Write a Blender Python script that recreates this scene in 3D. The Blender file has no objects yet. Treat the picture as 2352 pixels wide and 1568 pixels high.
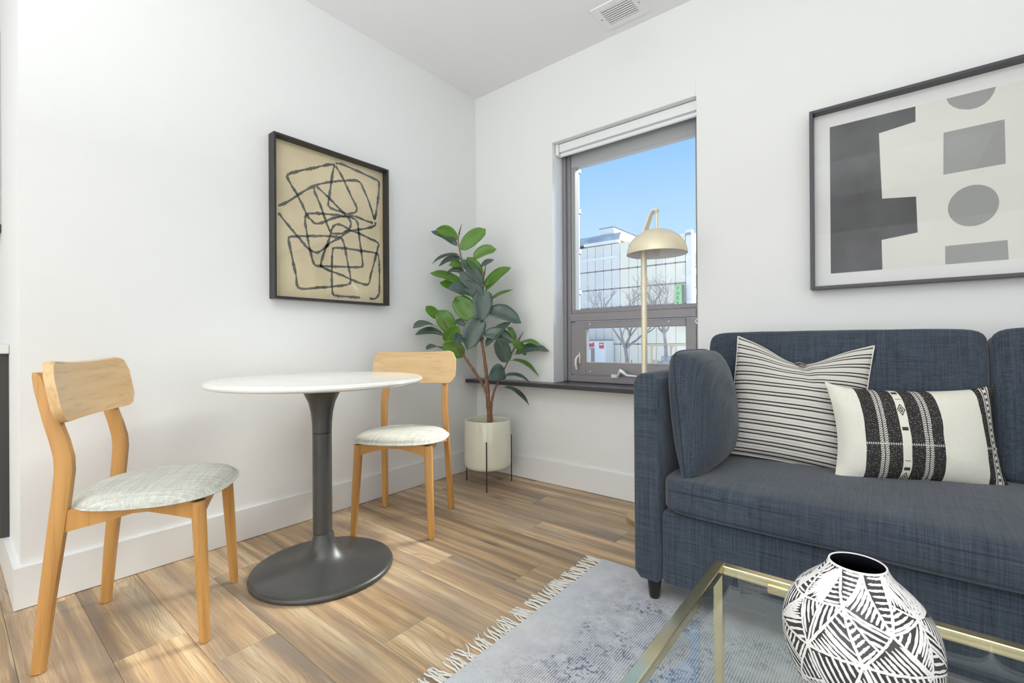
import bpy, bmesh, math, random
from mathutils import Vector, Matrix
random.seed(11)
SC = bpy.context.scene
COL = SC.collection

# ---------------------------------------------------------------- camera
cam_d = bpy.data.cameras.new('camera')
cam = bpy.data.objects.new('camera', cam_d)
COL.objects.link(cam)
cam_d.sensor_fit = 'HORIZONTAL'; cam_d.sensor_width = 36.0
cam_d.lens = 36.0 * 1063.46 / 2352.0
cam_d.clip_start = 0.02; cam_d.clip_end = 400
_yaw, _pitch, _roll = math.radians(39.018), math.radians(0.082), math.radians(-0.367)
_f = Vector((-math.sin(_yaw)*math.cos(_pitch), math.cos(_yaw)*math.cos(_pitch), math.sin(_pitch)))
_r = Vector((math.cos(_yaw), math.sin(_yaw), 0)); _u = _r.cross(_f)
_r2 = _r*math.cos(_roll) + _u*math.sin(_roll); _u2 = -_r*math.sin(_roll) + _u*math.cos(_roll)
_M = Matrix((_r2, _u2, -_f)).transposed().to_4x4(); _M.translation = Vector((2.380, -2.521, 0.9267))
cam.matrix_world = _M
SC.camera = cam

# ---------------------------------------------------------------- world / sun / lights / exposure
W = bpy.data.worlds.new('sky'); SC.world = W; W.use_nodes = True
nt = W.node_tree; nt.nodes.clear()
_o = nt.nodes.new('ShaderNodeOutputWorld'); _b = nt.nodes.new('ShaderNodeBackground')
_tc = nt.nodes.new('ShaderNodeTexCoord'); _sx = nt.nodes.new('ShaderNodeSeparateXYZ'); _cr = nt.nodes.new('ShaderNodeValToRGB')
nt.links.new(_tc.outputs['Generated'], _sx.inputs[0]); nt.links.new(_sx.outputs['Z'], _cr.inputs[0])
nt.links.new(_cr.outputs[0], _b.inputs[0]); nt.links.new(_b.outputs[0], _o.inputs[0])
_e = _cr.color_ramp.elements
_e[0].position = 0.0; _e[0].color = (0.78, 0.94, 1.22, 1); _e[1].position = 0.55; _e[1].color = (0.26, 0.56, 1.15, 1)
_x = _e.new(0.17); _x.color = (0.62, 0.86, 1.22, 1)
_x = _e.new(0.36); _x.color = (0.36, 0.66, 1.18, 1)
_b.inputs[1].default_value = 1.0

def _aim(o, d):
    o.rotation_euler = Vector(d).to_track_quat('-Z', 'Y').to_euler()
sd = bpy.data.lights.new('sun', 'SUN'); sd.energy = 7.0; sd.angle = math.radians(26); sd.color = (1.0, 0.97, 0.92)
sun = bpy.data.objects.new('sun', sd); COL.objects.link(sun); _aim(sun, (-0.36, -0.93, -0.70)); sun.location = (6, 14, 8)

def area(name, loc, d, sx, sy, p, c=(1, 1, 1)):
    l = bpy.data.lights.new(name, 'AREA'); l.shape = 'RECTANGLE'; l.size = sx; l.size_y = sy; l.energy = p; l.color = c
    o = bpy.data.objects.new(name, l); COL.objects.link(o); o.location = loc; _aim(o, d); return o
area('side_fill_light', (4.5, -3.0, 1.5), (-1, 0.10, 0.02), 2.6, 1.9, 14, (0.925, 0.968, 1.0))  # added fill from the right; that wall has no window
area('rear_fill_light', (1.6, -4.98, 1.25), (0.02, 1, 0.0), 4.4, 2.2, 60, (0.925, 0.968, 1.0))  # added broad fill behind the camera, out of view; no window there
area('overhead_fill_light', (2.4, -3.8, 2.70), (0, 0, -1), 1.4, 1.4, 8, (0.925, 0.968, 1.0))  # added weak overhead fill; no ceiling fixture is modelled
area('upward_fill_light', (2.1, -3.0, 1.7), (0, 0, 1), 0.7, 0.7, 50, (0.925, 0.968, 1.0))  # added upward fill that brightens the ceiling; no lamp stands there

SC.view_settings.view_transform = 'Standard'; SC.view_settings.look = 'None'
SC.cycles.use_adaptive_sampling = True; SC.cycles.adaptive_threshold = 0.05; SC.cycles.use_denoising = True
SC.cycles.max_bounces = 7; SC.cycles.diffuse_bounces = 4; SC.cycles.glossy_bounces = 4; SC.cycles.transmission_bounces = 4; SC.cycles.transparent_max_bounces = 14
SC.cycles.caustics_reflective = False; SC.cycles.caustics_refractive = False; SC.cycles.sample_clamp_indirect = 8.0
SC.view_settings.exposure = 0.0; SC.view_settings.gamma = 1.0; SC.view_settings.use_curve_mapping = False

# ---------------------------------------------------------------- node helper
class NT:
    def __init__(s, name):
        s.m = bpy.data.materials.new(name); s.m.use_nodes = True; s.t = s.m.node_tree; s.t.nodes.clear()
        s.out = s.n('ShaderNodeOutputMaterial')
    def n(s, ty, **k):
        x = s.t.nodes.new(ty)
        for a, b in k.items(): setattr(x, a, b)
        return x
    def l(s, a, b): s.t.links.new(a, b)
    def put(s, inp, v):
        if hasattr(v, 'is_output'): s.l(v, inp)
        else: inp.default_value = v
    def math(s, op, a, b=0.0, c=0.0):
        x = s.n('ShaderNodeMath', operation=op); s.put(x.inputs[0], a); s.put(x.inputs[1], b); s.put(x.inputs[2], c); return x.outputs[0]
    def pos(s): return s.n('ShaderNodeNewGeometry').outputs['Position']
    def objc(s): return s.n('ShaderNodeTexCoord').outputs['Object']
    def uv(s): return s.n('ShaderNodeTexCoord').outputs['UV']
    def rnd(s): return s.n('ShaderNodeObjectInfo').outputs['Random']
    def xyz(s, v):
        x = s.n('ShaderNodeSeparateXYZ'); s.l(v, x.inputs[0]); return x.outputs
    def comb(s, a, b, c):
        x = s.n('ShaderNodeCombineXYZ'); s.put(x.inputs[0], a); s.put(x.inputs[1], b); s.put(x.inputs[2], c); return x.outputs[0]
    def map(s, v, scale=(1, 1, 1), loc=(0, 0, 0)):
        x = s.n('ShaderNodeMapping'); s.l(v, x.inputs[0]); s.put(x.inputs['Scale'], scale); s.put(x.inputs['Location'], loc); return x.outputs[0]
    def noise(s, v, scale=5.0, detail=3.0, rough=0.5, dist=0.0):
        x = s.n('ShaderNodeTexNoise'); s.l(v, x.inputs['Vector']); x.inputs['Scale'].default_value = scale
        x.inputs['Detail'].default_value = detail; x.inputs['Roughness'].default_value = rough; x.inputs['Distortion'].default_value = dist
        return x.outputs['Fac']
    def ramp(s, f, stops, interp='LINEAR'):
        x = s.n('ShaderNodeValToRGB'); s.put(x.inputs[0], f); e = x.color_ramp.elements; x.color_ramp.interpolation = interp
        while len(e) < len(stops): e.new(0.5)
        for i, (p, c) in enumerate(stops):
            e[i].position = p; c = (c, c, c) if not hasattr(c, '__len__') else c; e[i].color = (c[0], c[1], c[2], 1)
        return x.outputs[0]
    def mix(s, f, a, b, mode='MIX'):
        x = s.n('ShaderNodeMix', data_type='RGBA', blend_type=mode)
        s.put(x.inputs[0], f)
        for i, v in ((6, a), (7, b)):
            if hasattr(v, 'is_output'): s.l(v, x.inputs[i])
            else: x.inputs[i].default_value = (v[0], v[1], v[2], 1)
        return x.outputs[2]
    def bump(s, h, strength=0.3, dist=0.01):
        x = s.n('ShaderNodeBump'); x.inputs['Strength'].default_value = strength; x.inputs['Distance'].default_value = dist; s.l(h, x.inputs['Height']); return x.outputs[0]
    def bsdf(s, col=(0.8, 0.8, 0.8), rough=0.5, metal=0.0, normal=None, spec=0.5, coat=0.0, sheen=0.0, trans=0.0):
        p = s.n('ShaderNodeBsdfPrincipled')
        if hasattr(col, 'is_output'): s.l(col, p.inputs['Base Color'])
        else: p.inputs['Base Color'].default_value = (col[0], col[1], col[2], 1)
        s.put(p.inputs['Roughness'], rough); p.inputs['Metallic'].default_value = metal
        p.inputs['Specular IOR Level'].default_value = spec; p.inputs['Coat Weight'].default_value = coat
        p.inputs['Sheen Weight'].default_value = sheen; p.inputs['Transmission Weight'].default_value = trans
        if normal is not None: s.l(normal, p.inputs['Normal'])
        return p.outputs[0]
    def done(s, sh): s.l(sh, s.out.inputs[0]); return s.m

def plain(name, col, rough=0.5, metal=0.0, spec=0.5, bump=0.0, bscale=60, var=0.0, coat=0.0):
    t = NT(name); v = t.objc(); c = col; nrm = None
    f = t.noise(v, bscale, 3)
    if var: c = t.mix(t.ramp(f, [(0.3, 0), (0.7, 1)]), [x*(1-var) for x in col], [min(1, x*(1+var)) for x in col])
    if bump: nrm = t.bump(f, bump, 0.002)
    return t.done(t.bsdf(c, rough, metal, nrm, spec, coat))

def glassy(name, tint=(1, 1, 1), ior=1.5, rough=0.0):
    t = NT(name); fr = t.n('ShaderNodeFresnel'); bf = t.n('ShaderNodeNewGeometry').outputs['Backfacing']
    t.l(t.math('ADD', ior, t.math('MULTIPLY', bf, 1.0/ior-ior)), fr.inputs[0])
    tr = t.n('ShaderNodeBsdfTransparent'); tr.inputs[0].default_value = (*tint, 1)
    gl = t.n('ShaderNodeBsdfGlossy'); gl.inputs['Roughness'].default_value = rough
    mx = t.n('ShaderNodeMixShader'); t.l(fr.outputs[0], mx.inputs[0]); t.l(tr.outputs[0], mx.inputs[1]); t.l(gl.outputs[0], mx.inputs[2])
    return t.done(mx.outputs[0])

# ---------------------------------------------------------------- materials
def m_floor():
    t = NT('oak_plank'); p = t.pos(); r = t.rnd(); s = t.xyz(p)
    off = t.math('MULTIPLY', r, 53.0)
    u = t.math('ADD', s[0], off); v = t.math('ADD', s[1], t.math('MULTIPLY', r, 17.3))
    warp = t.noise(t.comb(t.math('MULTIPLY', u, 1.3), t.math('MULTIPLY', v, 5.0), off), 1.0, 2)
    vw = t.math('ADD', v, t.math('MULTIPLY', warp, 0.022))
    def st(fu, fv, d=3, ro=0.55, k=0.0): return t.noise(t.comb(t.math('MULTIPLY', u, fu), t.math('MULTIPLY', vw, fv), t.math('ADD', off, k)), 1.0, d, ro)
    wide = st(0.75, 15, 2); med = st(1.8, 48, 2, 0.6, 3.1); fine = st(8, 330, 2, 0.6, 7.7); blot = st(2.2, 7, 2, 0.55, 5.0)
    c = t.ramp(wide, [(0.30, (0.90, 0.70, 0.43)), (0.43, (0.72, 0.49, 0.265)), (0.54, (0.53, 0.345, 0.185)), (0.68, (0.29, 0.205, 0.135))])
    c = t.mix(t.ramp(med, [(0.50, 0), (0.72, 0.55)]), c, (0.28, 0.205, 0.15))
    c = t.mix(t.ramp(med, [(0.30, 0.55), (0.46, 0)]), c, (0.83, 0.69, 0.47))
    c = t.mix(t.ramp(blot, [(0.50, 0), (0.72, 0.55)]), c, (0.30, 0.245, 0.20))
    grey = t.ramp(t.math('FRACT', t.math('MULTIPLY', r, 7.31)), [(0.35, 0.0), (0.95, 0.62)])
    c = t.mix(grey, c, t.mix(0.5, c, (0.40, 0.345, 0.295)))
    tone = t.ramp(r, [(0.0, 0.80), (0.5, 1.0), (1.0, 1.22)])
    c = t.mix(1.0, c, tone, 'MULTIPLY')
    ring = t.math('SINE', t.math('MULTIPLY', t.math('ADD', v, t.math('MULTIPLY', t.noise(t.comb(t.math('MULTIPLY', u, 2.4), t.math('MULTIPLY', v, 9), off), 1.0, 1), 0.16)), 520.0))
    sel = t.ramp(st(1.0, 4, 1, 0.5, 9.0), [(0.50, 0), (0.62, 0.34)])
    c = t.mix(t.math('MULTIPLY', t.ramp(ring, [(0.2, 0), (1.0, 1)]), sel), c, (0.22, 0.155, 0.105))
    c = t.mix(t.ramp(fine, [(0.48, 0), (0.70, 0.48)]), c, (0.25, 0.175, 0.115))
    kn = t.n('ShaderNodeTexVoronoi'); t.l(t.comb(t.math('MULTIPLY', u, 1.0), t.math('MULTIPLY', vw, 2.6), off), kn.inputs['Vector']); kn.inputs['Scale'].default_value = 1.15
    c = t.mix(t.ramp(kn.outputs['Distance'], [(0.025, 0.85), (0.075, 0.35), (0.13, 0)]), c, (0.10, 0.075, 0.06))
    n = t.bump(fine, 0.12, 0.0008)
    return t.done(t.bsdf(c, t.ramp(fine, [(0.3, 0.30), (0.7, 0.46)]), 0, n, 0.5))

def m_wood(name, a, b, axis='Z', rough=0.38):
    t = NT(name); v = t.objc(); r = t.rnd(); s = t.xyz(v); off = t.math('MULTIPLY', r, 9.0)
    v = t.comb(t.math('ADD', s[0], off), t.math('ADD', s[1], off), s[2])
    sc = (70, 70, 4) if axis == 'Z' else (4, 70, 70)
    sc2 = (14, 14, 1.6) if axis == 'Z' else (1.6, 14, 14)
    f = t.noise(t.map(v, sc), 1.0, 3, 0.6); g = t.noise(t.map(v, sc2), 1.0, 2, 0.5, 0.6)
    c = t.mix(t.ramp(g, [(0.35, 0), (0.68, 1)]), a, b)
    c = t.mix(t.ramp(f, [(0.52, 0), (0.75, 0.45)]), c, [x*0.62 for x in b])
    return t.done(t.bsdf(c, rough, 0, t.bump(f, 0.08, 0.0006), 0.45))

def m_weave(name, lo, hi, tint, sc=1.0, rough=0.95, bump=0.5, coord='obj', contrast=(0.36, 0.66)):
    t = NT(name); v = t.objc() if coord == 'obj' else t.uv()
    a = t.noise(t.map(v, (9*sc, 430*sc, 430*sc)), 1.0, 1, 0.6)
    b = t.noise(t.map(v, (430*sc, 9*sc, 9*sc), (3, 5, 7)), 1.0, 1, 0.6)
    a2 = t.noise(t.map(v, (3*sc, 120*sc, 120*sc), (9, 1, 2)), 1.0, 2, 0.6)
    b2 = t.noise(t.map(v, (120*sc, 3*sc, 3*sc), (1, 8, 2)), 1.0, 2, 0.6)
    h = t.math('ADD', t.math('MULTIPLY', t.math('ADD', a, b), 0.28), t.math('MULTIPLY', t.math('ADD', a2, b2), 0.22))
    c = t.ramp(h, [(contrast[0], lo), (contrast[1], hi)])
    c = t.mix(t.ramp(t.noise(v, 3.0*sc, 2), [(0.35, 0), (0.7, 0.5)]), c, t.mix(0.5, c, tint))
    return t.done(t.bsdf(c, rough, 0, t.bump(h, bump, 0.0025), 0.15, sheen=0.25))

M = {}
M['wall'] = plain('wall_paint', (0.87, 0.875, 0.862), 0.62, 0, 0.25)
M['ceiling'] = plain('ceiling_paint', (0.915, 0.915, 0.91), 0.8, 0, 0.2)
M['trim'] = plain('trim_paint', (0.86, 0.865, 0.86), 0.32, 0, 0.45)
M['gap'] = plain('floor_gap', (0.05, 0.035, 0.025), 0.9)
M['floor'] = m_floor()
M['beech'] = m_wood('beech_wood', (0.62, 0.335, 0.105), (0.54, 0.27, 0.075), 'Z')
M['beech_back'] = m_wood('beech_veneer', (0.76, 0.52, 0.26), (0.66, 0.415, 0.18), 'X', 0.27)
M['seatcloth'] = m_weave('seat_cloth', (0.33, 0.34, 0.30), (0.80, 0.80, 0.71), (0.62, 0.64, 0.58), 0.75, contrast=(0.33, 0.60))
M['sofa'] = m_weave('sofa_cloth', (0.014, 0.021, 0.030), (0.092, 0.116, 0.148), (0.062, 0.062, 0.088), 1.35, contrast=(0.34, 0.68))
M['sofadark'] = plain('sofa_piping', (0.028, 0.036, 0.055), 0.9)
M['foot'] = plain('sofa_foot_wood', (0.018, 0.013, 0.012), 0.28, 0, 0.5, var=0.2, bscale=9)
M['marble'] = plain('white_marble', (0.84, 0.84, 0.80), 0.10, 0, 0.5, var=0.03, bscale=4)
M['gunmetal'] = plain('gunmetal', (0.085, 0.085, 0.083), 0.36, 0.35, 0.5, var=0.05, bscale=14)
M['black'] = plain('black_metal', (0.022, 0.022, 0.022), 0.42, 0.2)
M['blackframe'] = plain('black_frame', (0.035, 0.034, 0.032), 0.42, 0, 0.4, var=0.1, bscale=12)
M['greyframe'] = plain('charcoal_frame', (0.060, 0.058, 0.064), 0.36, 0, 0.5, var=0.06, bscale=9)
M['alum'] = plain('taupe_aluminium', (0.30, 0.285, 0.30), 0.36, 0.25, 0.5)
M['alumlight'] = plain('grey_gasket', (0.42, 0.43, 0.42), 0.5)
M['sill'] = plain('bronze_sill', (0.055, 0.050, 0.058), 0.30, 0.1, 0.5)
M['blind'] = plain('white_blind', (0.88, 0.89, 0.90), 0.45)
M['blindcloth'] = plain('grey_shade_cloth', (0.62, 0.63, 0.66), 0.9, bump=0.2, bscale=300)
M['ivory'] = plain('ivory_plastic', (0.80, 0.77, 0.66), 0.35)
M['white'] = plain('white_plastic', (0.86, 0.86, 0.86), 0.35)
M['brass'] = plain('polished_brass', (0.95, 0.79, 0.46), 0.16, 1.0, var=0.03, bscale=30)
M['satinbrass'] = plain('satin_brass', (0.66, 0.52, 0.29), 0.36, 0.85, var=0.04, bscale=20)
M['lampgold'] = plain('champagne_paint', (0.84, 0.755, 0.55), 0.38, 0.22, var=0.03, bscale=20)
M['lampwhite'] = plain('lamp_white', (0.86, 0.86, 0.87), 0.5)
M['glass_w'] = glassy('window_glass', (0.97, 0.985, 0.98), 1.35)
M['glass_p'] = glassy('picture_glass', (0.985, 0.985, 0.98), 1.45)
M['glass_t'] = glassy('table_glass', (0.93, 0.955, 0.94), 1.52)
M['bulb'] = glassy('bulb_glass', (0.95, 0.93, 0.88), 1.45)
M['glass_ar'] = glassy('low_reflection_glass', (0.99, 0.99, 0.985), 1.22)
M['paperw'] = plain('white_mat', (0.83, 0.83, 0.83), 0.8)
M['paperc'] = plain('cream_print', (0.80, 0.795, 0.745), 0.85, var=0.02, bscale=6)
M['inkdark'] = plain('charcoal_ink', (0.105, 0.105, 0.112), 0.85, var=0.22, bscale=7)
M['inkgrey'] = plain('grey_ink', (0.36, 0.365, 0.355), 0.85, var=0.03, bscale=7)
M['kraft'] = plain('tan_paper', (0.85, 0.72, 0.47), 0.85, var=0.10, bscale=5)
M['pot'] = plain('cream_glaze', (0.77, 0.755, 0.62), 0.22, 0, 0.5, var=0.04, bscale=5, coat=0.3)
M['soil'] = plain('dark_soil', (0.20, 0.17, 0.12), 0.95, bump=0.6, bscale=80, var=0.3)
M['bark'] = plain('brown_bark', (0.255, 0.135, 0.075), 0.75, bump=0.5, bscale=60, var=0.3)
M['spike'] = plain('maroon_sheath', (0.13, 0.045, 0.035), 0.55)
M['rope'] = plain('cotton_fringe', (0.78, 0.75, 0.68), 0.9, bump=0.4, bscale=400)
M['vaseblack'] = plain('black_lacquer', (0.045, 0.042, 0.040), 0.30, 0, 0.5, var=0.1, bscale=30)
M['vaseink'] = plain('vase_inside', (0.012, 0.014, 0.02), 0.5)
M['vasewhite'] = plain('white_slip', (0.86, 0.85, 0.83), 0.42)
M['cabinet'] = plain('charcoal_cabinet', (0.052, 0.050, 0.048), 0.45)
M['counter'] = plain('pale_counter', (0.76, 0.75, 0.70), 0.25)
M['concrete_w'] = plain('cream_concrete', (0.97, 0.87, 0.68), 0.9, var=0.03, bscale=0.6)
M['concrete_shade'] = plain('shaded_concrete', (0.86, 0.80, 0.70), 0.9, var=0.05, bscale=0.6)  # facade concrete with the neighbour's shadow in its colour; also on the core
M['concrete_d'] = plain('brown_joint_and_shade', (0.40, 0.32, 0.28), 0.9)  # brown joint strips, also the painted shade on the shop front
M['roof'] = plain('slate_roof', (0.58, 0.55, 0.50), 0.9, var=0.18, bscale=1.5)
M['extwhite'] = plain('white_render', (0.92, 0.89, 0.83), 0.9)
M['extcream'] = plain('ivory_stone', (0.82, 0.80, 0.73), 0.9, var=0.03, bscale=0.8)
M['extdark'] = plain('dark_line', (0.22, 0.20, 0.19), 0.9)
M['extglass'] = plain('grey_glazing', (0.34, 0.36, 0.40), 0.15, 0, 0.6)
M['signgreen'] = plain('green_sign', (0.33, 0.74, 0.27), 0.5)
M['signred'] = plain('red_sign', (0.72, 0.10, 0.12), 0.5)
M['asphalt'] = plain('pale_pavement', (0.84, 0.82, 0.79), 0.95, var=0.06, bscale=0.7)
M['branch'] = plain('grey_bark', (0.30, 0.26, 0.25), 0.9, var=0.2, bscale=4)
M['orange'] = plain('cone_orange', (0.85, 0.25, 0.08), 0.6)
M['teal'] = plain('teal_bin', (0.20, 0.36, 0.42), 0.5)
M['timber'] = plain('pale_timber', (0.62, 0.50, 0.34), 0.8)

def m_leaf(name, top_a, top_b, under, tr, rough):
    t = NT(name); r = t.rnd(); v = t.objc()
    f = t.noise(v, 14, 2)
    top = t.mix(t.ramp(f, [(0.3, 0), (0.7, 1)]), top_a, top_b)
    g = t.n('ShaderNodeNewGeometry')
    c = t.mix(g.outputs['Backfacing'], top, under)
    c = t.mix(t.math('MULTIPLY', r, 0.35), c, [x*1.35 for x in top_b])
    b = t.bsdf(c, rough, 0, t.bump(t.noise(v, 60, 2), 0.15, 0.002), 0.8)
    tl = t.n('ShaderNodeBsdfTranslucent'); tl.inputs[0].default_value = (*tr, 1)
    mx = t.n('ShaderNodeMixShader'); mx.inputs[0].default_value = 0.36
    t.l(b, mx.inputs[1]); t.l(tl.outputs[0], mx.inputs[2]); return t.done(mx.outputs[0])
M['leaf'] = m_leaf('rubber_leaf_dark', (0.080, 0.130, 0.108), (0.150, 0.218, 0.190), (0.12, 0.20, 0.13), (0.16, 0.30, 0.12), 0.30)  # leaves not seen against the light; grey sheen is in the colour
M['leaf_backlit'] = m_leaf('rubber_leaf_backlit', (0.105, 0.235, 0.035), (0.165, 0.33, 0.055), (0.19, 0.36, 0.07), (0.42, 0.72, 0.06), 0.36)  # same kind of leaf, with the backlit glow painted as brighter green
M['midrib'] = plain('leaf_midrib', (0.30, 0.38, 0.16), 0.5)

def m_rug():
    t = NT('rug_weave'); p = t.pos(); s = t.xyz(p)
    def tri(x, f): return t.math('ABSOLUTE', t.math('SINE', t.math('MULTIPLY', x, f)))
    gx = tri(s[0], 3.14159/0.0072); gy = tri(s[1], 3.14159/0.0058)
    cell = t.math('MULTIPLY', gx, gy)
    wear = t.noise(p, 16.0, 4, 0.7); blot = t.noise(p, 75, 3, 0.6); big = t.noise(p, 2.2, 2); wv = t.noise(p, 6.0, 3, 0.6)
    e = t.math('MINIMUM', t.math('SUBTRACT', s[0], 1.44), t.math('SUBTRACT', -0.757, s[1]))
    inner = t.ramp(e, [(0.04, 0), (0.22, 1)])
    amt = t.math('MULTIPLY', t.ramp(wear, [(0.34, 0.18), (0.60, 1)]), t.math('ADD', t.math('MULTIPLY', inner, 0.72), 0.28))
    dk = t.math('MULTIPLY', t.ramp(cell, [(0.12, 1), (0.45, 0)]), amt)
    c = t.mix(t.ramp(big, [(0.35, 0), (0.65, 1)]), (0.64, 0.66, 0.71), (0.72, 0.72, 0.72))
    c = t.mix(t.math('MULTIPLY', dk, 0.9), c, (0.075, 0.09, 0.155))
    fleck = t.math('MULTIPLY', t.ramp(blot, [(0.53, 0), (0.60, 1)]), t.math('MULTIPLY', t.ramp(wv, [(0.44, 0), (0.60, 1)]), inner))
    c = t.mix(t.math('MULTIPLY', fleck, 0.75), c, (0.085, 0.10, 0.16))
    return t.done(t.bsdf(c, 0.95, 0, t.bump(cell, 0.5, 0.002), 0.1))
M['rug'] = m_rug()

def m_stripe():
    t = NT('striped_cotton'); u = t.xyz(t.uv())
    w = t.math('ADD', u[1], t.math('MULTIPLY', t.noise(t.uv(), 5, 2), 0.004))
    k = t.math('FRACT', t.math('MULTIPLY', w, 12.5))
    l1 = t.ramp(t.math('ABSOLUTE', t.math('SUBTRACT', k, 0.33)), [(0.055, 1), (0.075, 0)])
    l2 = t.ramp(t.math('ABSOLUTE', t.math('SUBTRACT', k, 0.67)), [(0.055, 1), (0.075, 0)])
    d = t.math('MAXIMUM', l1, l2)
    cord = t.math('SINE', t.math('MULTIPLY', w, 12.5*6.283*4))
    c = t.mix(t.ramp(cord, [(0.0, 0.0), (1.0, 0.5)]), (0.66, 0.63, 0.57), (0.86, 0.84, 0.79))
    c = t.mix(d, c, (0.045, 0.035, 0.035))
    return t.done(t.bsdf(c, 0.9, 0, t.bump(cord, 0.35, 0.002), 0.15))
M['stripe'] = m_stripe()

def m_kilim():
    t = NT('kilim_wool'); uv = t.uv(); s = t.xyz(uv)
    u = t.math('ADD', s[0], t.math('MULTIPLY', t.math('SUBTRACT', t.noise(uv, 4, 2), 0.5), 0.012)); v = s[1]
    def band(a, b):
        return t.math('MULTIPLY', t.math('GREATER_THAN', u, a), t.math('LESS_THAN', u, b))
    def mx(*a):
        r = a[0]
        for q in a[1:]: r = t.math('MAXIMUM', r, q)
        return r
    dark = mx(band(0.165, 0.37), band(0.42, 0.605), band(0.865, 1.0))
    def zig(a, b):
        z = t.math('FRACT', t.math('ADD', t.math('MULTIPLY', v, 46), t.math('MULTIPLY', t.math('ABSOLUTE', t.math('SUBTRACT', t.math('FRACT', t.math('MULTIPLY', u, 60)), 0.5)), 1.2)))
        return t.math('MULTIPLY', band(a, b), t.math('GREATER_THAN', z, 0.42))
    light = mx(zig(0.248, 0.268), zig(0.274, 0.294), zig(0.495, 0.515), zig(0.521, 0.541), band(0.905, 0.912), band(0.918, 0.942), band(0.948, 0.955))
    vs = t.math('ABSOLUTE', t.math('SUBTRACT', v, 0.40))
    st = t.math('MULTIPLY', t.math('LESS_THAN', vs, 0.010), t.math('GREATER_THAN', t.math('FRACT', t.math('MULTIPLY', u, 80)), 0.4))
    speck = t.math('GREATER_THAN', t.noise(t.map(uv, (190, 95, 1)), 1.0, 1), 0.665)
    f = t.math('MAXIMUM', light, t.math('MULTIPLY', t.math('MAXIMUM', st, speck), 0.75))
    # marks inside the narrow cream band: bars and lozenges, and dashes in the end border
    bars = t.math('LESS_THAN', t.math('ABSOLUTE', t.math('SUBTRACT', t.math('FRACT', t.math('MULTIPLY', v, 10)), 0.5)), 0.17)
    pick = mx(t.math('MULTIPLY', t.math('GREATER_THAN', v, 0.86), t.math('LESS_THAN', v, 0.965)), t.math('MULTIPLY', t.math('GREATER_THAN', v, 0.50), t.math('LESS_THAN', v, 0.63)), t.math('MULTIPLY', t.math('GREATER_THAN', v, 0.11), t.math('LESS_THAN', v, 0.24)))
    def loz(cv):
        d = t.math('ADD', t.math('MULTIPLY', t.math('ABSOLUTE', t.math('SUBTRACT', u, 0.395)), 2.9), t.math('ABSOLUTE', t.math('SUBTRACT', v, cv)))
        return mx(t.math('MULTIPLY', t.math('LESS_THAN', d, 0.066), t.math('GREATER_THAN', d, 0.048)), t.math('MULTIPLY', t.math('LESS_THAN', d, 0.034), t.math('GREATER_THAN', d, 0.014)))
    marks = mx(t.math('MULTIPLY', t.math('MULTIPLY', band(0.378, 0.412), bars), pick), loz(0.745), loz(0.045))
    dash = t.math('MULTIPLY', band(0.922, 0.938), t.math('GREATER_THAN', t.math('FRACT', t.math('MULTIPLY', v, 17)), 0.55))
    cream = t.mix(t.noise(uv, 40, 2), (0.76, 0.74, 0.64), (0.84, 0.82, 0.73))
    c = t.mix(dark, cream, (0.040, 0.037, 0.036))
    c = t.mix(t.math('MULTIPLY', dark, f), c, (0.74, 0.72, 0.66))
    c = t.mix(t.math('MAXIMUM', marks, dash), c, (0.06, 0.05, 0.045))
    return t.done(t.bsdf(c, 0.95, 0, t.bump(t.noise(t.map(uv, (220, 110, 1)), 1.0, 2), 0.35, 0.002), 0.1))
M['kilim'] = m_kilim()

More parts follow.
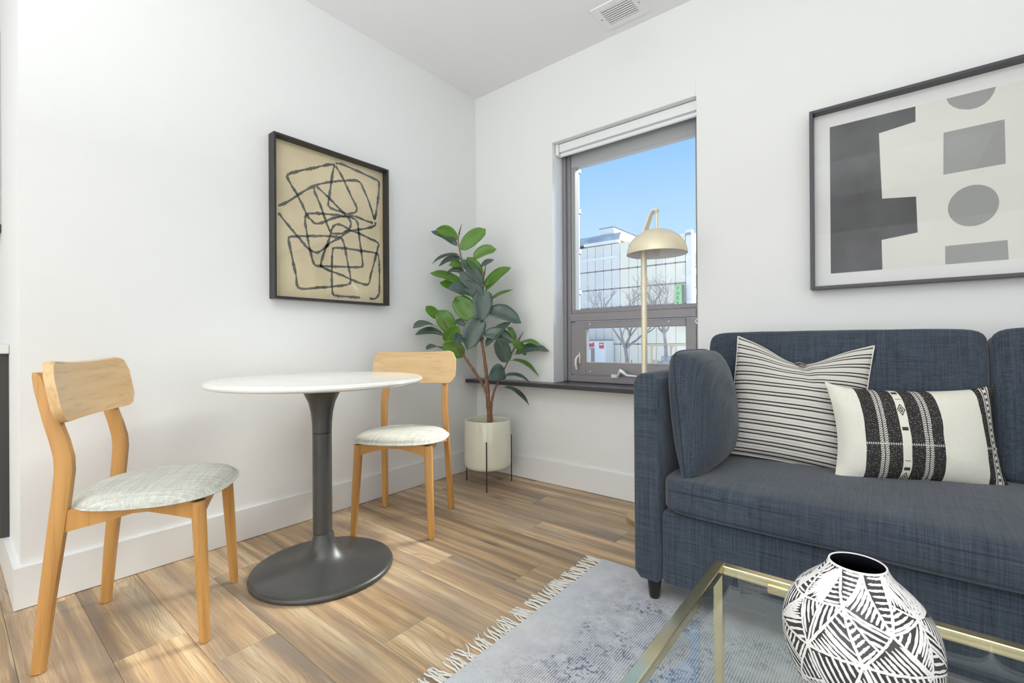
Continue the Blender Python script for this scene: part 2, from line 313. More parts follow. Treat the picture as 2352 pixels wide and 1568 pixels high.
# ---------------------------------------------------------------- mesh helpers
class MB:
    def __init__(s): s.v = []; s.f = []
    def add(s, vs, fs):
        o = len(s.v); s.v += [tuple(p) for p in vs]; s.f += [tuple(i+o for i in f) for f in fs]; return s
    def box(s, x0, x1, y0, y1, z0, z1, b=0.0, seg=2):
        if b <= 0:
            return s.add([(x0,y0,z0),(x1,y0,z0),(x1,y1,z0),(x0,y1,z0),(x0,y0,z1),(x1,y0,z1),(x1,y1,z1),(x0,y1,z1)],
                         [(0,3,2,1),(4,5,6,7),(0,1,5,4),(1,2,6,5),(2,3,7,6),(3,0,4,7)])
        bm = bmesh.new(); bmesh.ops.create_cube(bm, size=1)
        for q in bm.verts: q.co = Vector(((x0+x1)/2+q.co.x*(x1-x0), (y0+y1)/2+q.co.y*(y1-y0), (z0+z1)/2+q.co.z*(z1-z0)))
        bmesh.ops.bevel(bm, geom=bm.edges[:], offset=b, segments=seg, profile=0.5, affect='EDGES')
        return s.bm(bm)
    def bm(s, bm):
        bm.verts.index_update(); vs = [q.co.copy() for q in bm.verts]; fs = [[q.index for q in f.verts] for f in bm.faces]; bm.free(); return s.add(vs, fs)
    def loft(s, rings, cap=True, closed=True):
        n = len(rings[0]); vs = [p for r in rings for p in r]; fs = []
        for i in range(len(rings)-1):
            for j in range(n if closed else n-1):
                k = (j+1) % n; fs.append((i*n+j, i*n+k, (i+1)*n+k, (i+1)*n+j))
        if cap: fs.append(tuple(reversed(range(n)))); fs.append(tuple((len(rings)-1)*n+j for j in range(n)))
        return s.add(vs, fs)
    def tube(s, pts, rad, seg=8, cap=True):
        pts = [Vector(p) for p in pts]; rs = rad if hasattr(rad, '__len__') else [rad]*len(pts); rings = []; up = None
        for i, p in enumerate(pts):
            d = (pts[min(i+1, len(pts)-1)] - pts[max(i-1, 0)]).normalized()
            if up is None: up = Vector((0, 0, 1)) if abs(d.z) < 0.9 else Vector((1, 0, 0))
            a = d.cross(up).normalized(); b = a.cross(d).normalized(); up = b
            rings.append([p + (a*math.cos(2*math.pi*k/seg) + b*math.sin(2*math.pi*k/seg))*rs[i] for k in range(seg)])
        return s.loft([list(reversed(r)) for r in rings], cap)
    def lathe(s, prof, seg=48, cx=0, cy=0, cap=True):
        rings = [[(cx+r*math.cos(2*math.pi*k/seg), cy+r*math.sin(2*math.pi*k/seg), z) for k in range(seg)] for r, z in prof]
        return s.loft(rings, cap)
    def prism(s, poly, ax, a, b):     # polygon in the two other axes, extruded along ax
        def P(u, v, w): return {'x': (w, u, v), 'y': (u, w, v), 'z': (u, v, w)}[ax]
        n = len(poly); vs = [P(u, v, a) for u, v in poly] + [P(u, v, b) for u, v in poly]
        fs = [tuple(range(n)), tuple(reversed(range(n, 2*n)))] + [(j, n+j, n+(j+1) % n, (j+1) % n) for j in range(n)]
        bm = bmesh.new(); vv = [bm.verts.new(p) for p in vs]
        for f in fs: bm.faces.new([vv[i] for i in f])
        bmesh.ops.recalc_face_normals(bm, faces=bm.faces[:]); return s.bm(bm)
    def sphere(s, c, r, u=12, v=8):
        bm = bmesh.new(); bmesh.ops.create_uvsphere(bm, u_segments=u, v_segments=v, radius=r)
        for q in bm.verts: q.co += Vector(c)
        return s.bm(bm)
    def mesh(s, name, mat, smooth=False, origin=(0, 0, 0), angle=40):
        me = bpy.data.meshes.new(name); o = Vector(origin)
        me.from_pydata([tuple(Vector(p)-o) for p in s.v], [], s.f)
        me.materials.append(M[mat] if isinstance(mat, str) else mat)
        if smooth:
            for p in me.polygons: p.use_smooth = True
            try: me.set_sharp_from_angle(angle=math.radians(angle))
            except Exception: pass
        me.update(); return me

def link(name, data, parent=None):
    o = bpy.data.objects.new(name, data); COL.objects.link(o)
    if parent is not None: o.parent = parent
    return o
def tag(o, label, cat, group=None):
    o['label'] = label; o['category'] = cat
    if group: o['group'] = group
    return o
def empty(name, loc, label=None, cat=None, rotz=0.0, group=None):
    o = bpy.data.objects.new(name, None); COL.objects.link(o); o.location = loc; o.rotation_euler = (0, 0, rotz); o.empty_display_size = 0.1
    if label: tag(o, label, cat, group)
    return o
def part(root, name, mb, mat, smooth=False, angle=40, label=None, local=False, parent=None):
    org = (0, 0, 0) if local else tuple(root.location)
    o = link(name, mb.mesh(name, mat, smooth, org, angle), parent or root)
    if label: o['label'] = label
    return o
def struct(name, mb, mat, smooth=False):
    o = link(name, mb.mesh(name, mat, smooth)); o['kind'] = 'structure'; return o

# measured outlines (metres)
STROKES = [[[-1.452,1.618],[-1.405,1.649],[-1.344,1.703],[-1.281,1.755],[-1.209,1.796],[-1.112,1.833],[-1.002,1.862],[-0.964,1.823],[-0.925,1.75],[-0.898,1.68],[-0.89,1.661]],[[-1.398,1.794],[-1.344,1.824],[-1.268,1.861],[-1.195,1.898],[-1.147,1.916]],[[-1.398,1.794],[-1.407,1.777],[-1.387,1.74],[-1.357,1.7],[-1.326,1.646],[-1.301,1.597],[-1.282,1.582],[-1.257,1.567],[-1.21,1.584],[-1.156,1.617],[-1.085,1.641],[-1.026,1.654],[-0.965,1.646],[-0.902,1.638]],[[-1.147,1.916],[-1.161,1.844],[-1.172,1.771],[-1.183,1.704],[-1.183,1.679],[-1.162,1.667],[-1.099,1.661],[-1.07,1.658],[-1.026,1.674],[-1.011,1.69],[-1.014,1.716],[-1.048,1.769],[-1.084,1.832],[-1.112,1.877],[-1.14,1.908]],[[-1.14,1.924],[-1.097,1.93],[-1.024,1.922],[-0.948,1.913],[-0.868,1.9],[-0.858,1.878],[-0.864,1.806],[-0.877,1.719],[-0.89,1.661]],[[-1.265,1.759],[-1.259,1.73],[-1.236,1.685],[-1.217,1.639],[-1.197,1.586],[-1.17,1.537],[-1.142,1.533],[-1.1,1.543],[-1.064,1.57],[-1.049,1.596],[-1.052,1.622],[-1.085,1.651],[-1.141,1.694],[-1.196,1.733],[-1.249,1.767]],[[-1.452,1.583],[-1.411,1.538],[-1.358,1.485],[-1.302,1.43],[-1.277,1.416],[-1.251,1.413],[-1.218,1.434],[-1.17,1.48],[-1.114,1.518],[-1.071,1.555],[-1.027,1.573],[-0.95,1.598],[-0.89,1.626],[-0.886,1.648]],[[-1.314,1.594],[-1.314,1.557],[-1.305,1.504],[-1.296,1.45],[-1.283,1.396],[-1.271,1.358],[-1.255,1.342],[-1.198,1.346],[-1.101,1.355],[-1.013,1.364],[-0.975,1.376],[-0.978,1.433],[-0.989,1.506],[-1.0,1.578],[-1.007,1.624],[-1.034,1.642],[-1.085,1.641],[-1.169,1.634],[-1.25,1.623],[-1.301,1.609],[-1.314,1.591]],[[-1.17,1.541],[-1.156,1.569],[-1.135,1.586],[-1.1,1.586],[-1.049,1.569],[-0.989,1.56],[-0.927,1.544],[-0.866,1.526],[-0.871,1.49],[-0.892,1.418],[-0.916,1.338],[-0.936,1.274],[-0.983,1.273],[-1.043,1.288],[-1.116,1.31],[-1.171,1.323],[-1.222,1.339],[-1.228,1.36],[-1.215,1.406],[-1.191,1.467],[-1.17,1.534]],[[-1.4,1.472],[-1.339,1.485],[-1.264,1.499],[-1.17,1.514],[-1.114,1.515],[-1.093,1.489],[-1.079,1.432],[-1.065,1.361],[-1.051,1.284],[-1.073,1.258],[-1.144,1.242],[-1.239,1.227],[-1.347,1.215],[-1.365,1.282],[-1.383,1.364],[-1.4,1.445],[-1.4,1.472]],[[-1.157,1.453],[-1.086,1.461],[-0.99,1.462],[-0.887,1.463],[-0.863,1.435],[-0.859,1.352],[-0.86,1.247],[-0.864,1.218],[-0.889,1.192],[-0.929,1.189]],[[-1.157,1.453],[-1.164,1.401],[-1.166,1.317],[-1.165,1.234],[-1.158,1.196],[-1.138,1.19],[-1.059,1.19],[-0.991,1.19]]]
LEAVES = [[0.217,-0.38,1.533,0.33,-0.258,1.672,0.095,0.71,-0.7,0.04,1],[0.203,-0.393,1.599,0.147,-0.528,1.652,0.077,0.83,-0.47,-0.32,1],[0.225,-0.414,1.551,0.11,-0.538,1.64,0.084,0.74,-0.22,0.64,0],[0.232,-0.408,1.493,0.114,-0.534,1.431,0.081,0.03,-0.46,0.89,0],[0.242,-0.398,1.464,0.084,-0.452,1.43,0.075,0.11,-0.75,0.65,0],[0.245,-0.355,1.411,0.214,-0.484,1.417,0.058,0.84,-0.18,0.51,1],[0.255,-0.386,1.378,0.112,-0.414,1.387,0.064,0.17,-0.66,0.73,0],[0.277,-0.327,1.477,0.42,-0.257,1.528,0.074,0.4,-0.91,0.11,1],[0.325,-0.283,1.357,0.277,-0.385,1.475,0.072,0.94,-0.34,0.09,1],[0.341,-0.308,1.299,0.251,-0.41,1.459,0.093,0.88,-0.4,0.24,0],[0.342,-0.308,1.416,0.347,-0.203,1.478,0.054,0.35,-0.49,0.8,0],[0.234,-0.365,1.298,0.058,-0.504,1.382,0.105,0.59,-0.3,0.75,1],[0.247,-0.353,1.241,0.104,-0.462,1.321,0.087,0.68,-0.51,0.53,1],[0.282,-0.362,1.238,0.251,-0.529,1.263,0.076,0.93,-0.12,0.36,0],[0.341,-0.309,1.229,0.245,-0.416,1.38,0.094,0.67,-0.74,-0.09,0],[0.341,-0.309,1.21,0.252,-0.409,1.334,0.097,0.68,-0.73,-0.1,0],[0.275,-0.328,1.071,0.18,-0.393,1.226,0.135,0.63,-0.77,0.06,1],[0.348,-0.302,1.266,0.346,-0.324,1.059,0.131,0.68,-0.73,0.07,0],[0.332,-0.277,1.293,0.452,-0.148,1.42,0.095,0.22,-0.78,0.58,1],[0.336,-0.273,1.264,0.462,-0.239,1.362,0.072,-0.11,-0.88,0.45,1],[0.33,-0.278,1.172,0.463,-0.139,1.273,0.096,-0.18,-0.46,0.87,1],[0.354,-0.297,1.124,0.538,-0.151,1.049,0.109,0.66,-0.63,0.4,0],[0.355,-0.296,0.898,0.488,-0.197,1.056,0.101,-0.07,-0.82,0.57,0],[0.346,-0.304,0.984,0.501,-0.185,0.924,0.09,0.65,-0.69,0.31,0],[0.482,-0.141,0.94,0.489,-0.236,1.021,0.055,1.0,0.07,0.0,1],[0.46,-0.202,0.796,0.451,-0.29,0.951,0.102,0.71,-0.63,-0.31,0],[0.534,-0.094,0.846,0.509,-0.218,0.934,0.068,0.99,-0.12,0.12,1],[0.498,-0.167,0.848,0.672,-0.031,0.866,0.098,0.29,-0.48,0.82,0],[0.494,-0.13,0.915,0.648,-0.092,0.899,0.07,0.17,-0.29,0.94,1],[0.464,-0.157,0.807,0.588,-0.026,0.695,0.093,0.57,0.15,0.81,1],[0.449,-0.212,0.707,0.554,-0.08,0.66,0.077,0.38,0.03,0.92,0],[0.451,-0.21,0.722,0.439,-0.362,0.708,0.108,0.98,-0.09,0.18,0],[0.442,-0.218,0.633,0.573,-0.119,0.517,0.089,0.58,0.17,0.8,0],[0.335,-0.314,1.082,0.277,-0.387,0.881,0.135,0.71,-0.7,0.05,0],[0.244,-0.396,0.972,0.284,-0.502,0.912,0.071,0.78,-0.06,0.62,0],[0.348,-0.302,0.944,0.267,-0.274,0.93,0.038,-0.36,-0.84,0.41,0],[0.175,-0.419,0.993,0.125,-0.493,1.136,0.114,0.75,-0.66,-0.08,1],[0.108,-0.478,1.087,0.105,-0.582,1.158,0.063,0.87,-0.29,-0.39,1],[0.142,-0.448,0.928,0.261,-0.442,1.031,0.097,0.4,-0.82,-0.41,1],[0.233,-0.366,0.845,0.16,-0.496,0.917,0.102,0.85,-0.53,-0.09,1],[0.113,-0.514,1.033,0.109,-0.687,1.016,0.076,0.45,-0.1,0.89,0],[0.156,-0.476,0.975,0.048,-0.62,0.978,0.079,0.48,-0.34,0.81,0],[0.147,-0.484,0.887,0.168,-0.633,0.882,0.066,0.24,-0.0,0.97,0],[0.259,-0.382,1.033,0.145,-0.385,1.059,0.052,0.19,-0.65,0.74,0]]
STEMS = {"main":[[0.364,-0.268,0.427],[0.356,-0.275,0.546],[0.351,-0.28,0.694],[0.339,-0.291,0.83],[0.327,-0.302,0.958],[0.331,-0.297,1.085],[0.336,-0.293,1.227],[0.339,-0.291,1.341],[0.352,-0.279,1.446]],"top":[[0.329,-0.299,1.071],[0.311,-0.316,1.199],[0.278,-0.346,1.327],[0.241,-0.379,1.44],[0.222,-0.396,1.539],[0.218,-0.399,1.61],[0.236,-0.384,1.706]],"left":[[0.358,-0.273,0.532],[0.34,-0.29,0.631],[0.284,-0.34,0.751],[0.238,-0.382,0.845],[0.188,-0.426,0.95],[0.151,-0.46,1.044],[0.122,-0.486,1.109]],"right":[[0.37,-0.262,0.438],[0.373,-0.26,0.531],[0.388,-0.246,0.616],[0.409,-0.227,0.676],[0.435,-0.204,0.749],[0.465,-0.177,0.834],[0.495,-0.15,0.914],[0.534,-0.115,1.005]]}

# ================================================================ THE SETTING
CE = 2.74
WX0, WX1, WZ0, WZ1 = 0.686, 1.603, 0.662, 2.224          # window opening
floor = struct('floor', MB().box(-1.8, 4.8, -5.3, 0.25, -0.16, -0.010), 'gap')
PW, PL = 0.1815, 1.2175
def plank_mesh():
    g, h, b = 0.0004, 0.012, 0.0008
    x, y = PL/2-g, PW/2-g
    m = MB(); lo = [(-x,-y,-h),(x,-y,-h),(x,y,-h),(-x,y,-h)]; mi = [(-x,-y,-b),(x,-y,-b),(x,y,-b),(-x,y,-b)]
    hi = [(-x+b,-y+b,0),(x-b,-y+b,0),(x-b,y-b,0),(-x+b,y-b,0)]
    return m.loft([lo, mi, hi]).mesh('plank', 'floor')
pm = plank_mesh()
joint = {5: 1.249, 6: 0.900, 8: 1.168, 9: 0.300, 10: 0.854, 1: 0.787, 3: 0.995, 2: 0.18, 4: 0.42, 7: 0.50, 0: 0.35, 11: 0.62, 12: 0.05, 13: 0.95}
ytop = -0.936 + 5*PW                                        # row k spans ytop-(k+1)*PW .. ytop-k*PW
for k in range(-1, 23):
    y1 = ytop - k*PW; y0 = y1 - PW
    y1c = min(y1, -0.001); left = 0.001 if (y0+y1)/2 > -2.35 else -1.59
    j = joint.get(k, random.uniform(0, PL)); x = j - PL*math.ceil((j-left)/PL)
    while x < 4.6:
        a, b = max(x, left), min(x+PL, 4.599)
        if b - a > 0.03 and y1c - y0 > 0.02:
            o = link('plank', pm, floor); o.location = ((a+b)/2, (y0+y1c)/2, 0); o.scale = ((b-a)/PL, (y1c-y0)/PW, 1)
        x += PL
    if y0 < -2.35 < (y0+y1)/2:                              # the row that runs on past the wall end into the kitchen
        for a, b in ((-1.59, -0.92), (-0.92, 0.0)):
            o = link('plank', pm, floor); o.location = ((a+b)/2, (y0-2.347)/2, 0); o.scale = ((b-a)/PL, (-2.347-y0)/PW, 1)
# walls
m = MB(); T = 0.25
m.box(-1.8, WX0, 0, T, 0, CE); m.box(WX1, 4.8, 0, T, 0, CE); m.box(WX0, WX1, 0, T, 0, WZ0-0.025); m.box(WX0, WX1, 0, T, WZ1, CE)
wall_back = struct('wall_back', m, 'wall')
struct('wall_left', MB().box(-1.8, 0, -2.346, 0, 0, CE), 'wall')
struct('wall_kitchen', MB().box(-1.8, -1.6, -5.3, -2.346, 0, CE), 'wall')
struct('wall_right', MB().box(4.6, 4.8, -5.3, 0, 0, CE), 'wall')
struct('wall_front', MB().box(-1.6, 4.6, -5.3, -5.1, 0, CE), 'wall')
ceiling = struct('ceiling', MB().box(-1.8, 4.8, -5.3, T, CE, CE+0.15), 'ceiling')
bt, bh = 0.0186, 0.147
struct('baseboard_left', MB().prism([(0, -2.346), (0, 0), (bt, 0), (bt, -2.346-bt), (-1.6, -2.346-bt), (-1.6, -2.346)], 'z', 0.0025, bh), 'trim')
struct('baseboard_back', MB().box(bt, 4.6, -bt, 0, 0.0025, bh, 0.0012, 1), 'trim')
# ---- window
win = empty('window_1', (WX0, 0.0, WZ0)); win['kind'] = 'structure'
def wp(name, mb, mat, **k): return part(win, name, mb, mat, **k)
FY0, FY1 = 0.115, 0.20
rv = 0.002
wp('window_sill', MB().box(0.003, 3.75, -0.128, -0.0005, 0.637, 0.662, 0.002, 1).box(WX0+rv, WX1-rv, -0.0005, 0.20, 0.638, 0.662), 'sill', label='dark bronze sill running along the back wall')
wp('fascia_panel', MB().box(WX0-0.006, WX1-0.006, -0.004, 0.0, 2.2245, 2.302), 'wall', label='flat white panel above the window')
wp('jamb', MB().box(WX0+rv, 0.712, FY0, FY1, 0.664, 2.20, 0.002, 1).box(0.712, 0.738, FY0+0.018, FY1, 0.664, 2.20, 0.002, 1), 'alum')
wp('jamb', MB().box(1.560, WX1-rv, FY0, FY1, 0.664, 2.20, 0.002, 1), 'alum')
wp('head_rail', MB().box(0.738, 1.560, FY0+0.03, FY1, 2.088, 2.20, 0.002, 1), 'alumlight', label='pale grey head rail at the top of the window')
wp('transom', MB().box(0.738, 1.560, FY0, FY1, 1.060, 1.112, 0.003, 1).box(0.738, 1.560, FY0+0.022, FY1, 1.112, 1.138, 0.003, 1), 'alum')
wp('bottom_rail', MB().box(0.738, 1.560, FY0+0.004, FY1, 0.664, 0.706, 0.003, 1), 'alum')
wp('glazing_bead', MB().box(0.738, 0.752, FY0+0.034, FY0+0.052, 1.138, 2.088).box(0.752, 0.764, FY0+0.04, FY1, 1.138, 2.088), 'alumlight')
wp('pane', MB().box(0.764, 1.560, 0.176, 0.182, 1.138, 2.088), 'glass_w', label='large fixed upper pane')
sash = wp('sash', MB().box(0.742, 0.850, FY0+0.012, FY1-0.02, 0.710, 1.056, 0.003, 1).box(1.498, 1.556, FY0+0.012, FY1-0.02, 0.710, 1.056, 0.003, 1)
          .box(0.850, 1.498, FY0+0.012, FY1-0.02, 1.012, 1.056, 0.003, 1).box(0.850, 1.498, FY0+0.012, FY1-0.02, 0.710, 0.788, 0.003, 1), 'alum', label='small awning sash below the transom')
part(win, 'sash_pane', MB().box(0.850, 1.498, 0.150, 0.156, 0.788, 1.012), 'glass_w', parent=sash)
part(win, 'gasket', MB().box(0.8505, 0.860, 0.131, 0.149, 0.7885, 1.0115).box(0.860, 1.4975, 0.131, 0.149, 0.7885, 0.795), 'alumlight', parent=sash)
for sx, sz in ((0.885, 1.040), (1.40, 1.040), (0.885, 0.735)):
    o = part(win, 'screw', MB().lathe([(0.0045, 0), (0.0045, 0.002), (0.002, 0.003)], 10), 'white', smooth=True, parent=sash, local=True)
    o.location = (sx-WX0, FY0+0.0118, sz-WZ0); o.rotation_euler = (math.radians(90), 0, 0)
# latch lever on the sash stile
lv = [(0.800, FY0+0.010-0.004, 0.838), (0.796, FY0-0.016, 0.815), (0.795, FY0-0.020, 0.780), (0.797, FY0-0.012, 0.745)]
lat = part(win, 'latch', MB().tube(lv, [0.006, 0.008, 0.0085, 0.006], 10), 'ivory', smooth=True, parent=sash, label='cream curved latch lever')
part(win, 'latch_plate', MB().box(0.803, 0.813, FY0+0.007, FY0+0.0118, 0.785, 0.855, 0.001, 1), 'ivory', parent=sash)
ck = [(1.085, FY0-0.004, 0.712), (1.10, FY0-0.020, 0.722), (1.118, FY0-0.030, 0.748), (1.135, FY0-0.034, 0.738), (1.16, FY0-0.034, 0.722), (1.25, FY0-0.034, 0.716)]
cr = wp('crank', MB().box(1.042, 1.095, FY0-0.008, FY0+0.004, 0.700, 0.722, 0.002, 1), 'ivory', label='cream crank handle under the sash')
part(win, 'crank_arm', MB().tube(ck, [0.009, 0.010, 0.012, 0.011, 0.007, 0.006], 10), 'white', smooth=True, parent=cr)
# ---- roller blind
rb = empty('roller_blind', (1.144, 0.055, 2.15), 'rolled-up white roller blind at the top of the window', 'blind')
part(rb, 'cassette', MB().box(WX0+0.030, WX1-0.004, 0.035, 0.082, 2.168, 2.220, 0.004, 2), 'blind')
part(rb, 'bracket', MB().box(WX0+0.004, WX0+0.028, 0.03, 0.085, 2.150, 2.2215, 0.002, 1), 'white')
part(rb, 'bottom_bar', MB().box(WX0+0.032, WX1-0.006, 0.046, 0.066, 2.142, 2.160, 0.003, 2), 'blind')
part(rb, 'shade_cloth', MB().box(WX0+0.036, WX1-0.01, 0.053, 0.057, 2.157, 2.171), 'blindcloth')
ch = MB()
for i in range(112):
    ch.sphere((1.585, 0.050, 2.160-i*0.0093), 0.0026, 6, 4)
for i in range(14):
    ch.sphere((1.592, 0.044, 1.140-i*0.0075), 0.0026, 6, 4)
part(rb, 'bead_chain', ch, 'alum', smooth=True)
part(rb, 'chain_tensioner', MB().tube([(1.590+0.013*math.cos(a), 0.048, 1.033+0.013*math.sin(a)) for a in [k*math.pi/8 for k in range(16)]], 0.004, 8), 'white', smooth=True)
# ---- ceiling vent
vt = empty('ceiling_vent', (1.25, -0.17, CE), 'white louvred air vent set in the ceiling above the window', 'vent')
fr = MB(); z0 = CE-0.007
fr.box(1.125, 1.165, -0.275, -0.070, z0, CE).box(1.338, 1.385, -0.275, -0.070, z0, CE).box(1.165, 1.338, -0.275, -0.240, z0, CE).box(1.165, 1.338, -0.106, -0.070, z0, CE)
part(vt, 'vent_frame', fr, 'ceiling')
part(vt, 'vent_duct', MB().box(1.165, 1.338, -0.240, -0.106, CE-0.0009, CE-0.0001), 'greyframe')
sl = MB().prism([(-0.0028, -0.0010), (-0.0016, -0.0010), (0.0030, -0.0060), (0.0018, -0.0060)], 'x', -0.0865, 0.0865).mesh('slat', 'ceiling')
for i in range(8):
    o = link('slat', sl, vt); o.location = (0.0015, -0.003-0.058+i*0.0166, -0.0006)
for sx in (1.145, 1.362):
    part(vt, 'screw', MB().box(sx-0.003, sx+0.003, -0.176, -0.170, z0-0.001, z0), 'greyframe')
# ---- wall outlet
ol = empty('wall_outlet', (0, -0.757, 0.40), 'white outlet plate on the left wall behind the far chair', 'outlet')
op = part(ol, 'cover_plate', MB().box(0.0, 0.005, -0.792, -0.722, 0.342, 0.457, 0.001, 1), 'white')
part(ol, 'socket', MB().box(0.005, 0.007, -0.773, -0.741, 0.407, 0.440, 0.001, 1), 'trim', parent=op)
part(ol, 'socket', MB().box(0.005, 0.007, -0.773, -0.741, 0.359, 0.392, 0.001, 1), 'trim', parent=op)
# ---- kitchen edge on the left
kc = empty('kitchen_cabinet', (-0.9, -2.38, bh), 'charcoal kitchen base cabinet with pale countertop at the left edge', 'cabinet')
part(kc, 'side_panel', MB().box(-1.58, -0.405, -2.372, -2.3465, bh+0.001, 0.892), 'cabinet')
part(kc, 'countertop', MB().box(-1.58, -0.370, -2.380, -2.3465, 0.893, 0.930, 0.003, 1), 'counter')
ku = empty('wall_cabinet', (-1.1, -2.38, 1.45), 'grey wall cabinet above the countertop at the left edge', 'cabinet')
part(ku, 'body', MB().box(-1.58, -0.735, -2.40, -2.3465, 1.475, 2.35), plain('cabinet_sage', (0.50, 0.53, 0.50), 0.5))
part(ku, 'light_rail', MB().box(-1.58, -0.733, -2.402, -2.3465, 1.440, 1.474), 'cabinet')

# ================================================================ FURNITURE
# ---- dining chairs (local frame: +Y is the way the chair faces)
def chair_parts(t):
    def P(name, mb, mat, smooth=True, angle=40, parent=None): return part(t, name, mb, mat, smooth, angle, local=True, parent=parent)
    def sect(x, y, z, hx, hy, c=0.30):     # chamfered rectangle
        a, b = hx*(1-c), hy*(1-c)
        return [(x-hx, y-b, z), (x-a, y-hy, z), (x+a, y-hy, z), (x+hx, y-b, z), (x+hx, y+b, z), (x+a, y+hy, z), (x-a, y+hy, z), (x-hx, y+b, z)]
    for s in (-1, 1):
        prof = [(0.004, -0.197, 0.014), (0.2, -0.180, 0.017), (0.39, -0.160, 0.0195), (0.50, -0.149, 0.0205), (0.56, -0.144, 0.021), (0.60, -0.146, 0.021),
                (0.65, -0.157, 0.0205), (0.71, -0.1745, 0.019), (0.80, -0.197, 0.0165), (0.835, -0.205, 0.013), (0.848, -0.211, 0.006)]
        lg = P('leg', MB().loft([sect(s*(0.191-0.033*z), y, z, 0.0145, w) for z, y, w in prof]), 'beech')
        P('foot_pad', MB().lathe([(0.008, 0.0), (0.008, 0.0045)], 12, s*0.191, -0.197), 'white', parent=lg)
        fl = [(0.004, 0.208, 0.0135), (0.01, 0.2075, 0.0145), (0.25, 0.197, 0.0185), (0.436, 0.187, 0.0205)]
        lg = P('leg', MB().loft([[(s*(0.192-0.045*z)+w*math.cos(2*math.pi*k/16)*1.05, y+w*math.sin(2*math.pi*k/16), z) for k in range(16)] for z, y, w in fl]), 'beech')
        P('foot_pad', MB().lathe([(0.008, 0.0), (0.008, 0.0045)], 12, s*0.192, 0.208), 'white', parent=lg)
        arch = [(-0.145, 0.385), (-0.04, 0.406), (0.02, 0.421), (0.06, 0.421), (0.11, 0.406), (0.180, 0.383), (0.180, 0.438), (-0.145, 0.450)]
        x = 0.174*s
        P('side_rail', MB().prism(arch, 'x', x-0.010, x+0.010), 'beech', False)
    fa = [(-0.170, 0.383), (-0.10, 0.404), (-0.035, 0.420), (0.035, 0.420), (0.10, 0.404), (0.170, 0.383), (0.170, 0.436), (-0.170, 0.436)]
    P('front_rail', MB().prism(fa, 'y', 0.180, 0.200), 'beech', False)
    ra = [(u, v+0.004) for u, v in fa]
    P('rear_rail', MB().prism(ra, 'y', -0.165, -0.147), 'beech', False)
    # curved, round-cornered backrest
    Wd, r0 = 0.232, 0.050; rings = []
    N = 28
    for i in range(N+1):
        x = -Wd + 2*Wd*i/N; e = max(0, abs(x)-(Wd-r0)); cut = r0 - math.sqrt(max(0, r0*r0-e*e))
        top = 0.872 + 0.012*(x/Wd)**2 - cut; bot = 0.706 + cut*0.8
        def Y(z, back): return -0.1175 - (z-0.71)*0.180 - 0.022*(1-(x/Wd)**2) - (0.0245 if back else 0.0)
        zs = [bot+(top-bot)*k/6 for k in range(7)]; q = 0.003
        ring = [(x, Y(z, False), z) for z in zs] + [(x, Y(top, False)-0.0115, top+q)] + [(x, Y(z, True), z) for z in reversed(zs)] + [(x, Y(bot, True)+0.0115, bot-q)]
        rings.append(ring)
    P('backrest', MB().loft(rings), 'beech_back', True, 50)
    # padded seat
    bm = bmesh.new(); bmesh.ops.create_cube(bm, size=2); bmesh.ops.subdivide_edges(bm, edges=bm.edges[:], cuts=17, use_grid_fill=True)
    for q in bm.verts:
        x, y, z = q.co; x = math.copysign(1-(1-min(1, abs(x)))**1.7, x); y = math.copysign(1-(1-min(1, abs(y)))**1.7, y); n = (abs(x)**2.5+abs(y)**2.5)**(1/2.5); mx = max(abs(x), abs(y))
        if n > 0: x, y = x*mx/n, y*mx/n
        rr = min(1, math.hypot(x, y)) if False else mx
        ed = max(0.0, 1-rr**3.2)**0.5
        zt = 0.448 + 0.037*max(0.0, 1-rr**4.5)**0.5 if z > 0.99 else (0.448 - 0.016*max(0.0, 1-rr**6)**0.5 if z < -0.99 else 0.448 + 0.004*z)
        k = 1.0 if abs(z) > 0.99 else 1.0+0.03*(1-z*z)
        q.co = Vector((x*0.230*k*(1+0.05*y-0.03*(1-y)*0.5), 0.037+y*0.213*k, zt))
    bmesh.ops.smooth_vert(bm, verts=bm.verts[:], factor=0.5, use_axis_x=True, use_axis_y=True, use_axis_z=True)
    P('seat', MB().bm(bm), 'seatcloth', True, 180)
def heading(fx, fy): return math.atan2(fy, fx) - math.pi/2
c1 = empty('dining_chair', (0.451, -2.081, 0), 'beech dining chair with grey fabric seat nearest the camera, left of the table', 'chair', heading(0.527, 0.850), 'dining chairs at the round table')
chair_parts(c1)
c2 = empty('dining_chair', (0.428, -0.995, 0), 'beech dining chair with grey fabric seat beside the potted plant, beyond the table', 'chair', heading(0.546, -0.838), 'dining chairs at the round table')
for ch_ in list(c1.children):
    o = ch_.copy(); COL.objects.link(o); o.parent = c2
    for g in ch_.children:
        d = g.copy(); COL.objects.link(d); d.parent = o
